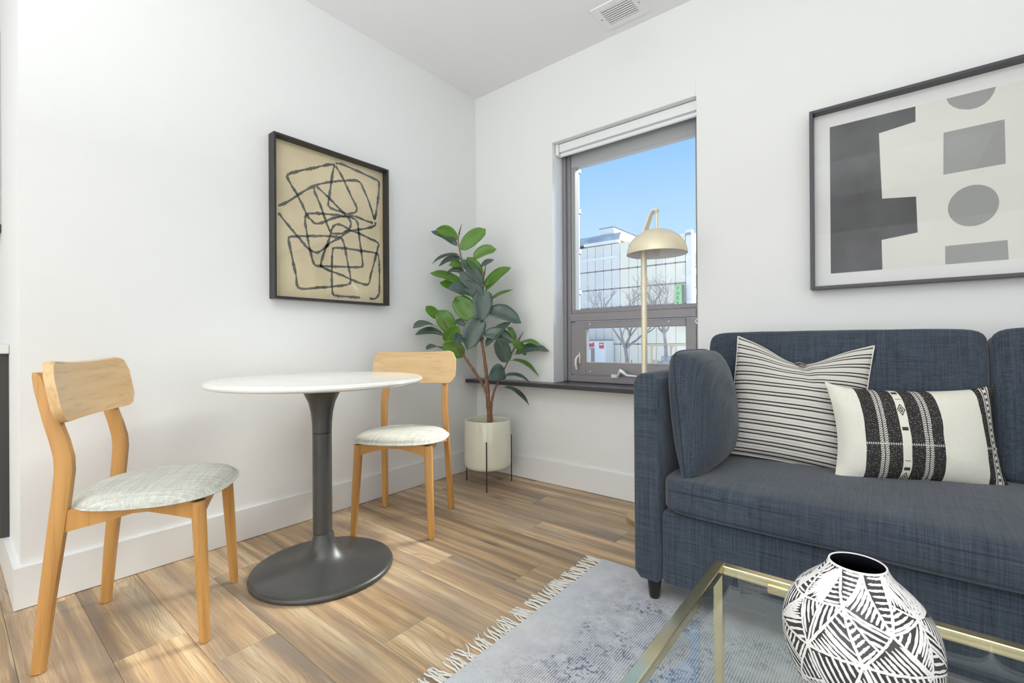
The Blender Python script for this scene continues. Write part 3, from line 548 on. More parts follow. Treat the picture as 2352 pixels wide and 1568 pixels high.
# ---- pedestal table
tb = empty('pedestal_table', (0.566, -1.531, 0), 'round white marble table on a dark grey trumpet pedestal', 'table')
tx, ty = 0.566, -1.531
R_ = 0.413; top = [(R_-0.030, 0.760), (R_-0.010, 0.7625), (R_-0.002, 0.768), (R_, 0.774), (R_-0.003, 0.780), (R_-0.010, 0.7845), (R_-0.022, 0.7855)]
part(tb, 'tabletop', MB().lathe(top, 128, 0.560, ty), 'marble', True, 30)
fl_ = [(0.0375, 0.562), (0.0385, 0.60), (0.043, 0.645), (0.052, 0.685), (0.068, 0.720), (0.090, 0.745), (0.112, 0.7595)]
part(tb, 'trumpet_neck', MB().lathe(fl_, 64, tx, ty), 'gunmetal', True, 60)
part(tb, 'collar', MB().lathe([(0.034, 0.5575), (0.034, 0.5625)], 48, tx, ty), 'black', True)
part(tb, 'column', MB().lathe([(0.0375, 0.150), (0.0375, 0.558)], 64, tx, ty), 'gunmetal', True, 60)
bs = [(0.268, 0.000), (0.274, 0.004), (0.2755, 0.012), (0.272, 0.019), (0.262, 0.0235), (0.225, 0.027), (0.18, 0.032), (0.135, 0.039), (0.10, 0.050), (0.075, 0.068), (0.057, 0.092), (0.045, 0.120), (0.0385, 0.150)]
part(tb, 'base', MB().lathe(bs, 96, 0.573, ty), 'gunmetal', True, 60)
# ---- plant pot on wire legs
pcx, pcy, pr = 0.353, -0.278, 0.152
pt = empty('plant_pot', (pcx, pcy, 0), 'cream glazed plant pot on thin black wire legs', 'pot')
pz0, pz1 = 0.118, 0.428
part(pt, 'pot', MB().lathe([(0.06, pz0), (pr-0.025, pz0), (pr-0.008, pz0+0.006), (pr-0.001, pz0+0.02), (pr, pz0+0.035), (pr, pz1-0.010), (pr-0.004, pz1-0.002), (pr-0.010, pz1), (pr-0.020, pz1-0.003), (pr-0.024, pz1-0.012), (pr-0.024, pz1-0.06)], 72, pcx, pcy), 'pot', True, 50)
part(pt, 'soil', MB().lathe([(0.02, pz1-0.05), (pr-0.025, pz1-0.055)], 40, pcx, pcy, True), 'soil', True)
for lx, ly in ((0.180, -0.298), (0.461, -0.409), (0.424, -0.121)):
    part(pt, 'wire_leg', MB().tube([(lx, ly, 0), (lx, ly, 0.312)], 0.0034, 8), 'black', True)
part(pt, 'wire_ring', MB().tube([(pcx+(pr+0.003)*0.55*math.cos(a), pcy+(pr+0.003)*0.55*math.sin(a), pz0-0.004) for a in [k*2*math.pi/24 for k in range(25)]], 0.0032, 6), 'black', True)
# ---- rubber plant
rp = empty('rubber_plant', (pcx, pcy, 0.38), 'tall rubber plant with big glossy green leaves in the corner', 'plant')
def smooth_path(pts, n=5):
    P = [Vector(p) for p in pts]; out = []
    for i in range(len(P)-1):
        a, b, c, d = P[max(i-1, 0)], P[i], P[i+1], P[min(i+2, len(P)-1)]
        for k in range(n):
            t = k/n; out.append(0.5*((2*b)+(c-a)*t+(2*a-5*b+4*c-d)*t*t+(3*b-a-3*c+d)*t**3))
    out.append(P[-1]); return out
rad = {'main': (0.0165, 0.0045), 'top': (0.006, 0.0035), 'left': (0.012, 0.005), 'right': (0.0095, 0.0045)}
for k in ('main', 'top', 'left', 'right'):
    path = smooth_path(STEMS[k]); n = len(path); a, b = rad[k]
    cut = n-5 if k != 'left' else n
    rr = [(a+(b-a)*min(1, (i/(n-1))*1.35))*(1+0.10*math.sin(i*2.1)) for i in range(n)]
    if k in ('main', 'right'): path[0] = Vector((path[0].x, path[0].y, 0.372))
    part(rp, 'stem', MB().tube(path[:cut+1], rr[:cut+1], 10), 'bark', True)
    if k != 'left':
        sp = path[cut:]; part(rp, 'leaf_sheath', MB().tube(sp, [0.0052*(1-i/(len(sp)-0.9)) for i in range(len(sp))], 8), 'spike', True)
def stem_near(p):
    best = None
    for k in STEMS:
        for q in smooth_path(STEMS[k], 4)[:-4]:
            d = (q-p).length + (0.6*max(0, q.z-p.z-0.02))
            if best is None or d < best[0]: best = (d, q)
    return best[1]
def leaf(L):
    B, T, wd, nv = Vector(L[:3]), Vector(L[3:6]), L[6], Vector(L[7:10]).normalized()
    ax = (T-B); ln = ax.length; ax.normalize(); nv = (nv-ax*nv.dot(ax)).normalized(); sd = ax.cross(nv)
    NU, NV = 14, 6; vs = []; rib = []
    dr = 0.16*ln if ax.z < 0.35 else 0.07*ln
    for i in range(NU+1):
        u = i/NU; w = wd/2*(max(0.0, 4*(u**0.92)*(1-u**0.92))**0.52)
        if u > 0.9: w *= 0.72
        if i in (0, NU): w = 0.0012
        c = B + ax*(ln*u) + Vector((0, 0, 1))*dr*(math.sin(math.pi*u)*0.75)
        for j in range(NV+1):
            v = -1+2*j/NV
            fold = abs(v)*w*0.26; wav = 0.05*w*math.sin(u*9+v*2+L[0]*50)
            vs.append(c + sd*(v*w) + nv*(fold+wav))
        rib.append(c + nv*0.0008)
    fs = [(i*(NV+1)+j, i*(NV+1)+j+1, (i+1)*(NV+1)+j+1, (i+1)*(NV+1)+j) for i in range(NU) for j in range(NV)]
    m = MB().add(vs, fs); o = part(rp, 'leaf', m, 'leaf_backlit' if L[10] else 'leaf', True, 180)  # last value picks the leaves painted as backlit
    md = o.modifiers.new('thickness', 'SOLIDIFY'); md.thickness = 0.0007; md.offset = 0
    part(rp, 'midrib', MB().tube(rib[:-1], [0.0018*(1-0.7*i/NU) for i in range(NU)], 5), 'midrib', True, parent=o)
    s = stem_near(B)
    if 0.006 < (s-B).length < 0.16:
        mid = (s+B)/2 + Vector((0, 0, -0.006)); part(rp, 'petiole', MB().tube([s, mid, B], 0.0018, 6), 'midrib', True, parent=o)
for L in LEAVES: leaf(L)
for q in ((0.0, 0.0), (0.012, 0.006)):
    b0 = Vector(STEMS['left'][1]); part(rp, 'aerial_root', MB().tube(smooth_path([b0+Vector((0.02, 0.01, 0.09)), b0+Vector((0.004+q[0], -0.008, 0.02)), b0+Vector((0.0+q[0]*1.6, -0.012, -0.08)), b0+Vector((0.006+q[0], -0.010+q[1], -0.19))], 4), 0.0009, 5), 'timber', True)
# ---- floor lamp
lx, ly = 1.405, -0.232
la = empty('floor_lamp', (lx, ly, 0), 'champagne gold floor lamp with domed shade in front of the window', 'lamp')
part(la, 'base', MB().lathe([(0.092, 0.0), (0.096, 0.002), (0.096, 0.020), (0.093, 0.023), (0.02, 0.0235)], 64, lx, ly), 'satinbrass', True)
part(la, 'stem', MB().tube([(lx, ly, 0.022), (lx, ly, 1.470)], 0.0145, 20), 'lampgold', True)
scx = 1.474
arm = []
for p, w in (((lx, 1.462), 0.026), ((lx+0.012, 1.500), 0.024), ((scx-0.030, 1.572), 0.020), ((scx-0.014, 1.592), 0.019), ((scx+0.006, 1.594), 0.018), ((scx+0.004, 1.580), 0.016)):
    arm.append((p, w))
rings = []
for i, ((x, z), w) in enumerate(arm):
    a = arm[max(i-1, 0)][0]; b = arm[min(i+1, len(arm)-1)][0]; d = Vector((b[0]-a[0], b[1]-a[1])).normalized(); n = Vector((-d.y, d.x))*0.003
    rings.append([(x+n.x, ly-w, z+n.y), (x+n.x, ly+w, z+n.y), (x-n.x, ly+w, z-n.y), (x-n.x, ly-w, z-n.y)])
part(la, 'arm', MB().loft(rings), 'lampgold', False)
part(la, 'drop_rod', MB().tube([(scx, ly, 1.584), (scx, ly, 1.497)], 0.0075, 14), 'lampgold', True)
SR, SH, sz = 0.148, 0.128, 1.368
dome = [(SR*math.cos(a), sz+SH*math.sin(a)) for a in [k*math.pi/2/16 for k in range(16)]]+[(0.004, sz+SH)]
part(la, 'shade', MB().lathe(dome, 64, scx, ly, False), 'lampgold', True, 180)
inn = [((SR-0.003)*math.cos(a), sz+(SH-0.004)*math.sin(a)) for a in [k*math.pi/2/16 for k in range(16)]]+[(0.004, sz+SH-0.004)]
part(la, 'shade_lining', MB().lathe(inn, 64, scx, ly, False), 'lampwhite', True, 180, label='white inside of the shade')
part(la, 'socket', MB().lathe([(0.014, 1.425), (0.014, 1.488)], 20, scx, ly), 'white', True)
part(la, 'bulb', MB().lathe([(0.003, 1.356), (0.010, 1.364), (0.018, 1.384), (0.019, 1.402), (0.012, 1.4245)], 24, scx, ly), 'bulb', True, 180)
part(la, 'filament', MB().tube([(scx, ly, 1.424), (scx, ly, 1.385)], 0.0018, 6), 'satinbrass', True)

# ---- soft shapes
def cushion(hx, hy, hz, n=5.0, bulge=(0, 0, 0), cuts=15, wr=0.0, seed=0):
    rnd = random.Random(seed); ph = [rnd.uniform(0, 6) for _ in range(6)]
    bm = bmesh.new(); bmesh.ops.create_cube(bm, size=2); bmesh.ops.subdivide_edges(bm, edges=bm.edges[:], cuts=cuts, use_grid_fill=True)
    for q in bm.verts:
        x, y, z = q.co; k = (abs(x)**n+abs(y)**n+abs(z)**n)**(1/n); x, y, z = x/k, y/k, z/k
        bx = bulge[0]*(1-y*y)*(1-z*z)*x; by = bulge[1]*(1-x*x)*(1-z*z)*y; bz = bulge[2]*(1-x*x)*(1-y*y)*z
        w = wr*(math.sin(x*9+ph[0]+z*2)*math.sin(y*5+ph[1])+0.6*math.sin(x*17+ph[2])*math.cos(z*7+ph[3]))
        q.co = Vector((x*hx+bx, y*hy+by+w, z*hz+bz+w*0.6))
    return MB().bm(bm)
def xf(mb, rot, loc):
    mt = Matrix.Translation(Vector(loc)) @ rot.to_4x4(); mb.v = [tuple(mt @ Vector(p)) for p in mb.v]; return mb
def rotm(rx=0, ry=0, rz=0):
    return Matrix.Rotation(rz, 3, 'Z') @ Matrix.Rotation(ry, 3, 'Y') @ Matrix.Rotation(rx, 3, 'X')
def pillow(name, w, h, t, mat, backmat, root, rot, loc, back=1.0, chop=0.0, pinch=0.055, N=40, seed=0, power=0.55, ears=0.0, droop=0.0, soft=0.0):
    """square-edged scatter pillow standing in its own XZ plane, front towards -Y; front and back are two meshes"""
    rnd = random.Random(seed); ph = [rnd.uniform(0, 6) for _ in range(8)]
    res = []
    mt = Matrix.Translation(Vector(loc)) @ rot.to_4x4()
    for side, nm, mm in ((-1, 'front_face', mat), (1, 'back_face', backmat)):
        vs, fs, uvs = [], [], []
        for i in range(N+1):
            for j in range(N+1):
                u, v = -1+2*i/N, -1+2*j/N
                x = w/2*u*(1-pinch*u*u*(1-v*v)); z = h/2*v*(1-pinch*v*v*(1-u*u))
                if soft and v > 0: k_ = 1-soft*(u*u*v*v)**2; x *= k_; z *= k_
                th = t/2*(max(0, 1-abs(u)**2.4)**power)*(max(0, 1-abs(v)**2.4)**power)
                wrk = 0.004*math.sin(u*7+ph[0]+v*3)*math.sin(v*6+ph[1])*(1-u*u)*(1-v*v) + 0.003*math.sin((u+v)*13+ph[2])*max(0, abs(u*v)-0.2)
                y = side*(th*(back if side > 0 else 1)+wrk*(1 if side < 0 else 0.5))
                if chop:
                    g = math.exp(-((u-0.02-0.30*(1-v))/0.075)**2)*max(0, (v-0.12)/0.88)**1.1 if v > 0.12 else 0
                    br = math.exp(-((u-0.02)/0.55)**2)*max(0, v)**2
                    z -= chop*br; y += side*(-0.045*g)
                if ears: z += ears*(abs(u)**6)*(v > 0)*v*v
                z -= droop*(u > 0)*u*u
                vs.append(tuple(mt @ Vector((x, y, z)))); uvs.append(((u+1)/2, (v+1)/2))
        for i in range(N):
            for j in range(N):
                q = (i*(N+1)+j, (i+1)*(N+1)+j, (i+1)*(N+1)+j+1, i*(N+1)+j+1); fs.append(q if side < 0 else tuple(reversed(q)))
        o = part(root, nm, MB().add(vs, fs), mm, True, 180); ul = o.data.uv_layers.new(name='UVMap')
        for lp in o.data.loops: ul.data[lp.index].uv = uvs[lp.vertex_index]
        res.append(o)
    edge = []
    for k in range(4*N):
        s_, r = divmod(k, N); a = -1+2*r/N
        u, v = ((a, -1), (1, a), (-a, 1), (-1, -a))[s_]
        x = w/2*u*(1-pinch*u*u*(1-v*v)); z = h/2*v*(1-pinch*v*v*(1-u*u))
        if soft and v > 0: k_ = 1-soft*(u*u*v*v)**2; x *= k_; z *= k_
        if chop: z -= chop*math.exp(-((u-0.02)/0.55)**2)*max(0, v)**2
        if ears: z += ears*(abs(u)**6)*(v > 0)*v*v
        z -= droop*(u > 0)*u*u
        edge.append(mt @ Vector((x, 0, z)))
    return res, edge + [edge[0]]

# ---- sofa
sf = empty('sofa', (2.65, -0.55, 0), 'dark slate blue fabric sofa under the large framed print', 'sofa')
AX0, AX1, AY0, AY1 = 1.668, 1.763, -0.955, -0.140
def arm_mesh(x0, x1):
    z0, z1 = 0.083, 0.814; r = 0.040; b = 0.014
    prof = []
    for k in range(9):
        a = math.pi - k*math.pi/2/8; prof.append((x0+r+r*math.cos(a), z1-r+r*math.sin(a)*1.0))
    for k in range(9):
        a = math.pi/2 - k*math.pi/2/8; prof.append((x1-r+r*math.cos(a), z1-r+r*math.sin(a)))
    prof += [(x1, z0+0.012), (x1-0.012, z0), (x0+0.022, z0), (x0, z0+0.022)]
    cx, cz = (x0+x1)/2, (z0+z1)/2
    def sc(d): return [(cx+(x-cx)*(1-d/((x1-x0)/2)), cz+(z-cz)*(1-d/((z1-z0)/2))) for x, z in prof]
    rings = []
    for y, d in ((AY0, 0.010), (AY0+0.003, 0.004), (AY0+0.010, 0.0), (AY0+0.30, 0.0), (AY0+0.55, 0.0), (AY1-0.01, 0.0), (AY1, 0.010)):
        rings.append([(x, y, z+0.0) for x, z in sc(d)])
    return MB().loft([list(reversed(r)) for r in rings])
part(sf, 'arm', arm_mesh(AX0, AX1), 'sofa', True, 35)
part(sf, 'arm', arm_mesh(3.533, 3.628), 'sofa', True, 35)
pip = []
for k in range(9):
    a = math.pi - k*math.pi/2/8; pip.append((AX0+0.045+0.04*math.cos(a), AY0-0.0005, 0.778+0.04*math.sin(a)))
part(sf, 'front_rail', MB().box(AX1+0.002, 3.531, -0.945, -0.80, 0.083, 0.338, 0.016, 3), 'sofa', True, 35)
part(sf, 'seat_deck', MB().box(AX1+0.004, 3.529, -0.79, -0.16, 0.10, 0.330, 0.004, 1), 'sofadark')
part(sf, 'back_frame', MB().box(AX0+0.03, 3.60, -0.155, -0.135, 0.10, 0.80, 0.008, 2).box(AX1+0.01, 3.52, -0.20, -0.155, 0.34, 0.80, 0.015, 2), 'sofa', True, 35)
for fx, fy in ((1.724, -0.905), (3.575, -0.905), (1.724, -0.19), (3.575, -0.19)):
    zf = 0.0085 if fy < -0.757 else 0.0
    part(sf, 'leg', MB().lathe([(0.017, zf), (0.0185, zf+0.003), (0.026, 0.081), (0.026, 0.084)], 24, fx, fy), 'foot', True)
seat = xf(cushion(0.883, 0.395, 0.060, 14, (0, 0.024, 0.018), 31, 0.0012, 4), rotm(), (2.647, -0.578, 0.400))
sc_ = part(sf, 'seat_cushion', seat, 'sofa', True, 180, label='single long seat cushion')
part(sf, 'piping', MB().tube([(x, -0.9725-0.0136*(1-((x-2.647)/0.88)**2), 0.3605) for x in [1.80+i*0.085 for i in range(21)]], 0.0022, 6), 'sofadark', True, parent=sc_)
part(sf, 'piping', MB().tube([(x, -0.9725-0.0195*(1-((x-2.647)/0.88)**2), 0.424) for x in [1.80+i*0.085 for i in range(21)]], 0.0016, 6), 'sofadark', True, parent=sc_)
for i, (cx, hw) in enumerate(((2.198, 0.442), (3.088, 0.438))):
    cu = xf(cushion(hw+0.004, 0.085, 0.250, 14, (0.0, 0.050, 0.006), 31, 0.0035, 7+i), rotm(math.radians(-10)), (cx, -0.285, 0.706))
    bc = part(sf, 'back_cushion', cu, 'sofa', True, 180)
# ---- scatter pillows
bp = empty('scatter_pillow', (1.86, -0.68, 0.48), 'plump slate blue square pillow leaning on the sofa arm', 'pillow', group='pillows on the sofa')
_, ed = pillow('blue', 0.495, 0.455, 0.24, 'sofa', 'sofa', bp, rotm(math.radians(-5.5), 0, math.radians(91)), (1.815, -0.675, 0.670), pinch=0.02, seed=2, power=0.42, back=0.52, soft=0.085)
part(bp, 'piping', MB().tube(ed, 0.0022, 6, False), 'sofadark', True)
sp = empty('scatter_pillow', (2.10, -0.48, 0.48), 'white square pillow with thin black horizontal stripes', 'pillow', group='pillows on the sofa')
_, ed = pillow('striped', 0.455, 0.480, 0.15, 'stripe', 'stripe', sp, rotm(math.radians(-17), math.radians(5), math.radians(4)), (2.102, -0.462, 0.690), chop=0.080, pinch=0.05, seed=5, N=72, power=0.6, ears=0.01)
part(sp, 'piping', MB().tube(ed, 0.0025, 6, False), 'rope', True)
kp = empty('scatter_pillow', (2.44, -0.55, 0.48), 'cream lumbar pillow with woven black bands', 'pillow', group='pillows on the sofa')
_, ed = pillow('kilim', 0.480, 0.325, 0.15, 'kilim', 'blackframe', kp, rotm(math.radians(-13), math.radians(0), math.radians(23)), (2.443, -0.500, 0.610), pinch=0.10, seed=9, power=0.6, ears=0.012)
# ---- rug with fringe
RX, RY = 1.440, -0.757
rg = empty('rug', (RX, RY, 0), 'faded blue grey woven rug with cream fringe', 'rug')
part(rg, 'rug_field', MB().box(RX, 4.2, -2.60, RY, 0.0005, 0.008, 0.002, 1), 'rug')
fm = []
for s in range(9):
    rr = random.Random(s); mb = MB(); base_dir = rr.uniform(-0.30, 0.45)
    for st in range(2):
        sp_ = (st-0.5)*0.005; a = base_dir + (st-0.5)*rr.uniform(-0.10, 0.42); ln = rr.uniform(0.056, 0.076); pts = []
        for i in range(6):
            t = i/5; pts.append((-ln*t, sp_+math.sin(a)*ln*t+0.004*math.sin(t*5+rr.uniform(0, 2)+s), 0.0045-0.001*t))
        mb.tube(pts, [0.0036, 0.0035, 0.0032, 0.0034, 0.003, 0.0034], 5)
    fm.append(mb.mesh('fringe_tassel', 'rope', True, angle=180))
y = RY-0.012; i = 0
while y > -2.59:
    o = link('fringe_tassel', fm[random.randrange(9)], rg); o.location = (0.002, y-RY, 0.0); i += 1
    y -= random.uniform(0.0185, 0.0245)
# ---- coffee table
TX0, TX1, TY0, TY1, TZ = 2.057, 3.25, -1.99, -1.352, 0.402
ct = empty('coffee_table', (TX0, TY1, 0), 'glass topped coffee table with polished brass frame', 'table')
bw_ = 0.022
def rail(name, x0, x1, y0, y1, z0, z1): part(ct, name, MB().box(x0, x1, y0, y1, z0, z1, 0.0015, 1), 'brass')
rail('top_rail', TX0, TX0+bw_, TY0, TY1, TZ-0.020, TZ); rail('top_rail', TX1-bw_, TX1, TY0, TY1, TZ-0.020, TZ)
rail('top_rail', TX0+bw_, TX1-bw_, TY1-bw_, TY1, TZ-0.020, TZ); rail('top_rail', TX0+bw_, TX1-bw_, TY0, TY0+bw_, TZ-0.020, TZ)
for a, b in ((TX0, TY1-0.020), (TX1-0.020, TY1-0.020), (TX0, TY0), (TX1-0.020, TY0)):
    rail('leg', a, a+0.020, b, b+0.020, 0.0085, TZ-0.0205)
rail('bottom_rail', TX0+0.0005, TX0+0.0195, TY0+0.021, TY1-0.021, 0.0085, 0.027); rail('bottom_rail', TX1-0.0195, TX1-0.0005, TY0+0.021, TY1-0.021, 0.0085, 0.027)
part(ct, 'glass_bracket', MB().box(TX0+0.115, TX0+0.195, TY1-bw_-0.004, TY1-bw_-0.0002, TZ-0.030, TZ-0.012, 0.001, 1), 'brass')
part(ct, 'glass_top', MB().box(TX0+bw_+0.0005, TX1-bw_-0.0005, TY0+bw_+0.0005, TY1-bw_-0.0045, TZ-0.0085, TZ-0.0005), 'glass_t')
# ---- vase
vx, vy, vz = 2.345, -1.700, TZ
prof = [(0.046, 0.0), (0.058, 0.004), (0.078, 0.028), (0.096, 0.058), (0.1055, 0.088), (0.1075, 0.108), (0.106, 0.133), (0.0985, 0.158), (0.084, 0.181), (0.066, 0.198), (0.051, 0.211), (0.0430, 0.222), (0.0395, 0.230)]
prof = [(r*0.86, z*0.90+0.0) for r, z in prof]
prof = [(p.x, p.z) for p in smooth_path([(r, 0, z) for r, z in prof], 4)]
vs_ = empty('vase', (vx, vy, vz), 'squat black vase with white hatched triangle pattern on the glass table', 'vase')
part(vs_, 'body', MB().lathe([(r, vz+z) for r, z in prof], 96, vx, vy, True) if False else MB().lathe([(0.002, vz+0.0)]+[(r, vz+z) for r, z in prof], 96, vx, vy, False), 'vaseblack', True, 180)
part(vs_, 'inside', MB().lathe([(r-0.0022, vz+z) for r, z in prof if z > 0.02], 64, vx, vy, False), 'vaseink', True, 180)
part(vs_, 'rim', MB().tube([(vx+0.0334*math.cos(k*2*math.pi/64), vy+0.0334*math.sin(k*2*math.pi/64), vz+0.207) for k in range(65)], 0.0013, 8, False), 'vasewhite', True)
arc = [0.0]
for (r0, z0_), (r1, z1_) in zip(prof, prof[1:]): arc.append(arc[-1]+math.hypot(r1-r0, z1_-z0_))
AL = arc[-1]
def surf(th, v, off=0.0005):      # v in 0..1 along the profile
    s = max(0, min(1, v))*AL
    i = 0
    while i < len(arc)-2 and arc[i+1] < s: i += 1
    t = (s-arc[i])/max(1e-9, arc[i+1]-arc[i]); r = prof[i][0]+(prof[i+1][0]-prof[i][0])*t; z = prof[i][1]+(prof[i+1][1]-prof[i][1])*t
    dr, dz = prof[i+1][0]-prof[i][0], prof[i+1][1]-prof[i][1]; l = math.hypot(dr, dz); nr, nz = dz/l, -dr/l
    r += nr*off; z += nz*off
    return (vx+r*math.cos(th), vy+r*math.sin(th), vz+z), r
rv_ = random.Random(21); NS = 9
rows = [0.02, 0.26, 0.50, 0.75, 1.0]; grid = []
for k, v in enumerate(rows):
    grid.append([((c+0.5*(k % 2)+rv_.uniform(-0.18, 0.18)*(0 < k < 4))*2*math.pi/NS, v+(rv_.uniform(-0.045, 0.045) if 0 < k < 4 else 0)) for c in range(NS)])
def gp(k, c):
    th, v = grid[k][c % NS]; return (th+2*math.pi*(c//NS), v)
hat = MB()
def stroke(p, q, w, n=9, taper=True, rag=0.28):
    L_, R2 = [], []
    (_, ra) = surf(p[0], p[1]); (_, rb2) = surf(q[0], q[1]); rm = (ra+rb2)/2
    du, dv = (q[0]-p[0])*rm, (q[1]-p[1])*AL; l = math.hypot(du, dv)
    if l < 0.004: return
    nu, nv = -dv/l, du/l
    for i in range(n+1):
        t = i/n; th, v = p[0]+(q[0]-p[0])*t, p[1]+(q[1]-p[1])*t; _, r = surf(th, v)
        k = (0.35+0.65*math.sin(math.pi*min(1, max(0, t*0.86+0.14)))**0.6) if taper else 1.0
        for lst, sg in ((L_, 1), (R2, -1)):
            ww = w*k*(1+rv_.uniform(-rag, rag))*sg/2
            lst.append(surf(th+nu*ww/max(r, 0.02), v+nv*ww/AL)[0])
    vs = L_+R2; N_ = n+1
    hat.add(vs, [(i, N_+i, N_+i+1, i+1) for i in range(n)])
tris = []
for k in range(4):
    for c in range(NS):
        if k % 2 == 0: a = [gp(k, c), gp(k, c+1), gp(k+1, c)]; b = [gp(k+1, c), gp(k, c+1), gp(k+1, c+1)]
        else: a = [gp(k, c), gp(k+1, c+1), gp(k+1, c)]; b = [gp(k, c), gp(k, c+1), gp(k+1, c+1)]
        tris += [a, b]
def lerp(a, b, t): return (a[0]+(b[0]-a[0])*t, a[1]+(b[1]-a[1])*t)
seen = set()
for t in tris:
    for i in range(3):
        a, b = t[i], t[(i+1) % 3]; key = tuple(sorted([(round(math.sin(a[0]), 3), round(a[1], 3)), (round(math.sin(b[0]), 3), round(b[1], 3))]))
        if key not in seen: seen.add(key); stroke(a, b, 0.0034, 16, False)
    # hatch each half of the triangle with its own direction
    i = rv_.randrange(3); A, B, C_ = t[i], t[(i+1) % 3], t[(i+2) % 3]; Mi = lerp(B, C_, 0.5)
    if rv_.random() < 0.55:
        stroke(A, Mi, 0.0030, 14, False); subs = [(A, B, Mi), (A, Mi, C_)]
    else: subs = [(A, B, C_)]
    for S in subs:
        j = rv_.randrange(3); P0, P1, P2 = S[j], S[(j+1) % 3], S[(j+2) % 3]
        hgt = math.hypot((P1[0]-P0[0])*0.09, (P1[1]-P0[1])*AL); n = max(3, int(hgt/0.0080))
        for q in range(1, n+1):
            tt = q/(n+0.6); a, b = lerp(P0, P1, tt), lerp(P0, P2, tt)
            a2, b2 = lerp(a, b, rv_.uniform(0.02, 0.08)), lerp(a, b, rv_.uniform(0.80, 0.97)); stroke(a2, b2, 0.0036, 8)
part(vs_, 'painted_hatching', hat, 'vasewhite', True, 180, label='white painted hatching')
# ---- framed art on the left wall
FX, ay0, ay1, az0, az1 = 0.058, -1.494, -0.821, 1.150, 1.967
ar = empty('framed_drawing', (0, -1.157, 1.15), 'black framed abstract line drawing on tan paper, on the left wall', 'picture')
w_ = 0.012
for nm, bx in (('frame_side', (ay0, ay0+w_, az0, az1)), ('frame_side', (ay1-w_, ay1, az0, az1)), ('frame_side', (ay0+w_, ay1-w_, az0, az0+w_)), ('frame_side', (ay0+w_, ay1-w_, az1-w_, az1))):
    part(ar, nm, MB().box(0.0, FX, bx[0], bx[1], bx[2], bx[3], 0.0012, 1), 'blackframe')
part(ar, 'paper', MB().box(0.0, 0.010, ay0+w_, ay1-w_, az0+w_, az1-w_), 'kraft')
ink = MB(); ri = random.Random(4)
for st in STROKES:
    P = smooth_path([(0, a, b) for a, b in st], 14); N_ = len(P); Lh, Rh = [], []
    for i, p in enumerate(P):
        d = (P[min(i+1, N_-1)]-P[max(i-1, 0)]).normalized(); n = Vector((0, -d.z, d.y)); w = 0.0062*(1+0.25*math.sin(i*0.35+len(st)))
        def cl(q): return (0.0106, max(ay0+w_+0.001, min(ay1-w_-0.001, q.y)), max(az0+w_, min(az1-w_, q.z)))
        Lh.append(cl(p+n*w*(1+ri.uniform(-0.3, 0.3)))); Rh.append(cl(p-n*w*(1+ri.uniform(-0.3, 0.3))))
    ink.add(Lh+Rh, [(i, i+1, N_+i+1, N_+i) for i in range(N_-1)])
def m_charcoal():
    t = NT('charcoal_line'); f = t.noise(t.objc(), 420, 2, 0.6)
    return t.done(t.bsdf(t.ramp(f, [(0.50, (0.055, 0.075, 0.085)), (0.66, (0.42, 0.36, 0.24))]), 0.9))
part(ar, 'drawn_lines', ink, m_charcoal(), label='dark charcoal looping lines')
part(ar, 'glazing', MB().box(0.016, 0.018, ay0+w_+0.0005, ay1-w_-0.0005, az0+w_+0.0005, az1-w_-0.0005), 'glass_p')
# ---- framed print on the back wall
px0, px1, pz0_, pz1_, PYF = 2.113, 3.20, 1.153, 1.954, -0.058
pr_ = empty('framed_print', (2.65, 0, 1.15), 'large charcoal framed print of grey geometric shapes above the sofa', 'picture')
w_ = 0.014
for bx in ((px0, px0+w_, pz0_, pz1_), (px1-w_, px1, pz0_, pz1_), (px0+w_, px1-w_, pz0_, pz0_+w_), (px0+w_, px1-w_, pz1_-w_, pz1_)):
    part(pr_, 'frame_side', MB().box(bx[0], bx[1], PYF, 0.0, bx[2], bx[3], 0.0012, 1), 'greyframe')
part(pr_, 'mat_board', MB().box(px0+w_, px1-w_, -0.012, 0.0, pz0_+w_, pz1_-w_), 'paperw')
part(pr_, 'print_sheet', MB().box(2.186, 3.126, -0.0128, -0.012, 1.224, 1.878), 'paperc')
def flat(name, pts, mat): part(pr_, name, MB().prism(pts, 'y', -0.0136, -0.0128), mat)
flat('dark_shape', [(2.186, 1.878), (2.475, 1.878), (2.475, 1.816), (2.358, 1.802), (2.362, 1.658), (2.367, 1.523), (2.475, 1.510), (2.479, 1.363), (2.364, 1.349), (2.366, 1.224), (2.186, 1.224)], 'inkdark')
flat('half_disc', [(2.568, 1.878), (2.574, 1.858), (2.586, 1.841), (2.604, 1.826), (2.632, 1.815), (2.655, 1.815), (2.674, 1.823), (2.690, 1.840), (2.700, 1.860), (2.704, 1.878)], 'inkgrey')
flat('rectangle', [(2.559, 1.746), (2.726, 1.748), (2.728, 1.582), (2.557, 1.580)], 'inkgrey')
flat('disc', [(2.640+0.0705*math.cos(a)*1.0, 1.442+0.079*math.sin(a)) for a in [k*2*math.pi/40 for k in range(40)]], 'inkgrey')
flat('rectangle', [(2.561, 1.296), (2.731, 1.296), (2.734, 1.224), (2.561, 1.224)], 'inkgrey')
part(pr_, 'glazing', MB().box(px0+w_+0.0005, px1-w_-0.0005, -0.018, -0.016, pz0_+w_+0.0005, pz1_-w_-0.0005), 'glass_ar')

# ================================================================ OUTSIDE THE WINDOW
GZ = -0.95
g = struct('ground_outside', MB().box(-60, 40, 0.6, 80, GZ-0.3, GZ), 'asphalt')
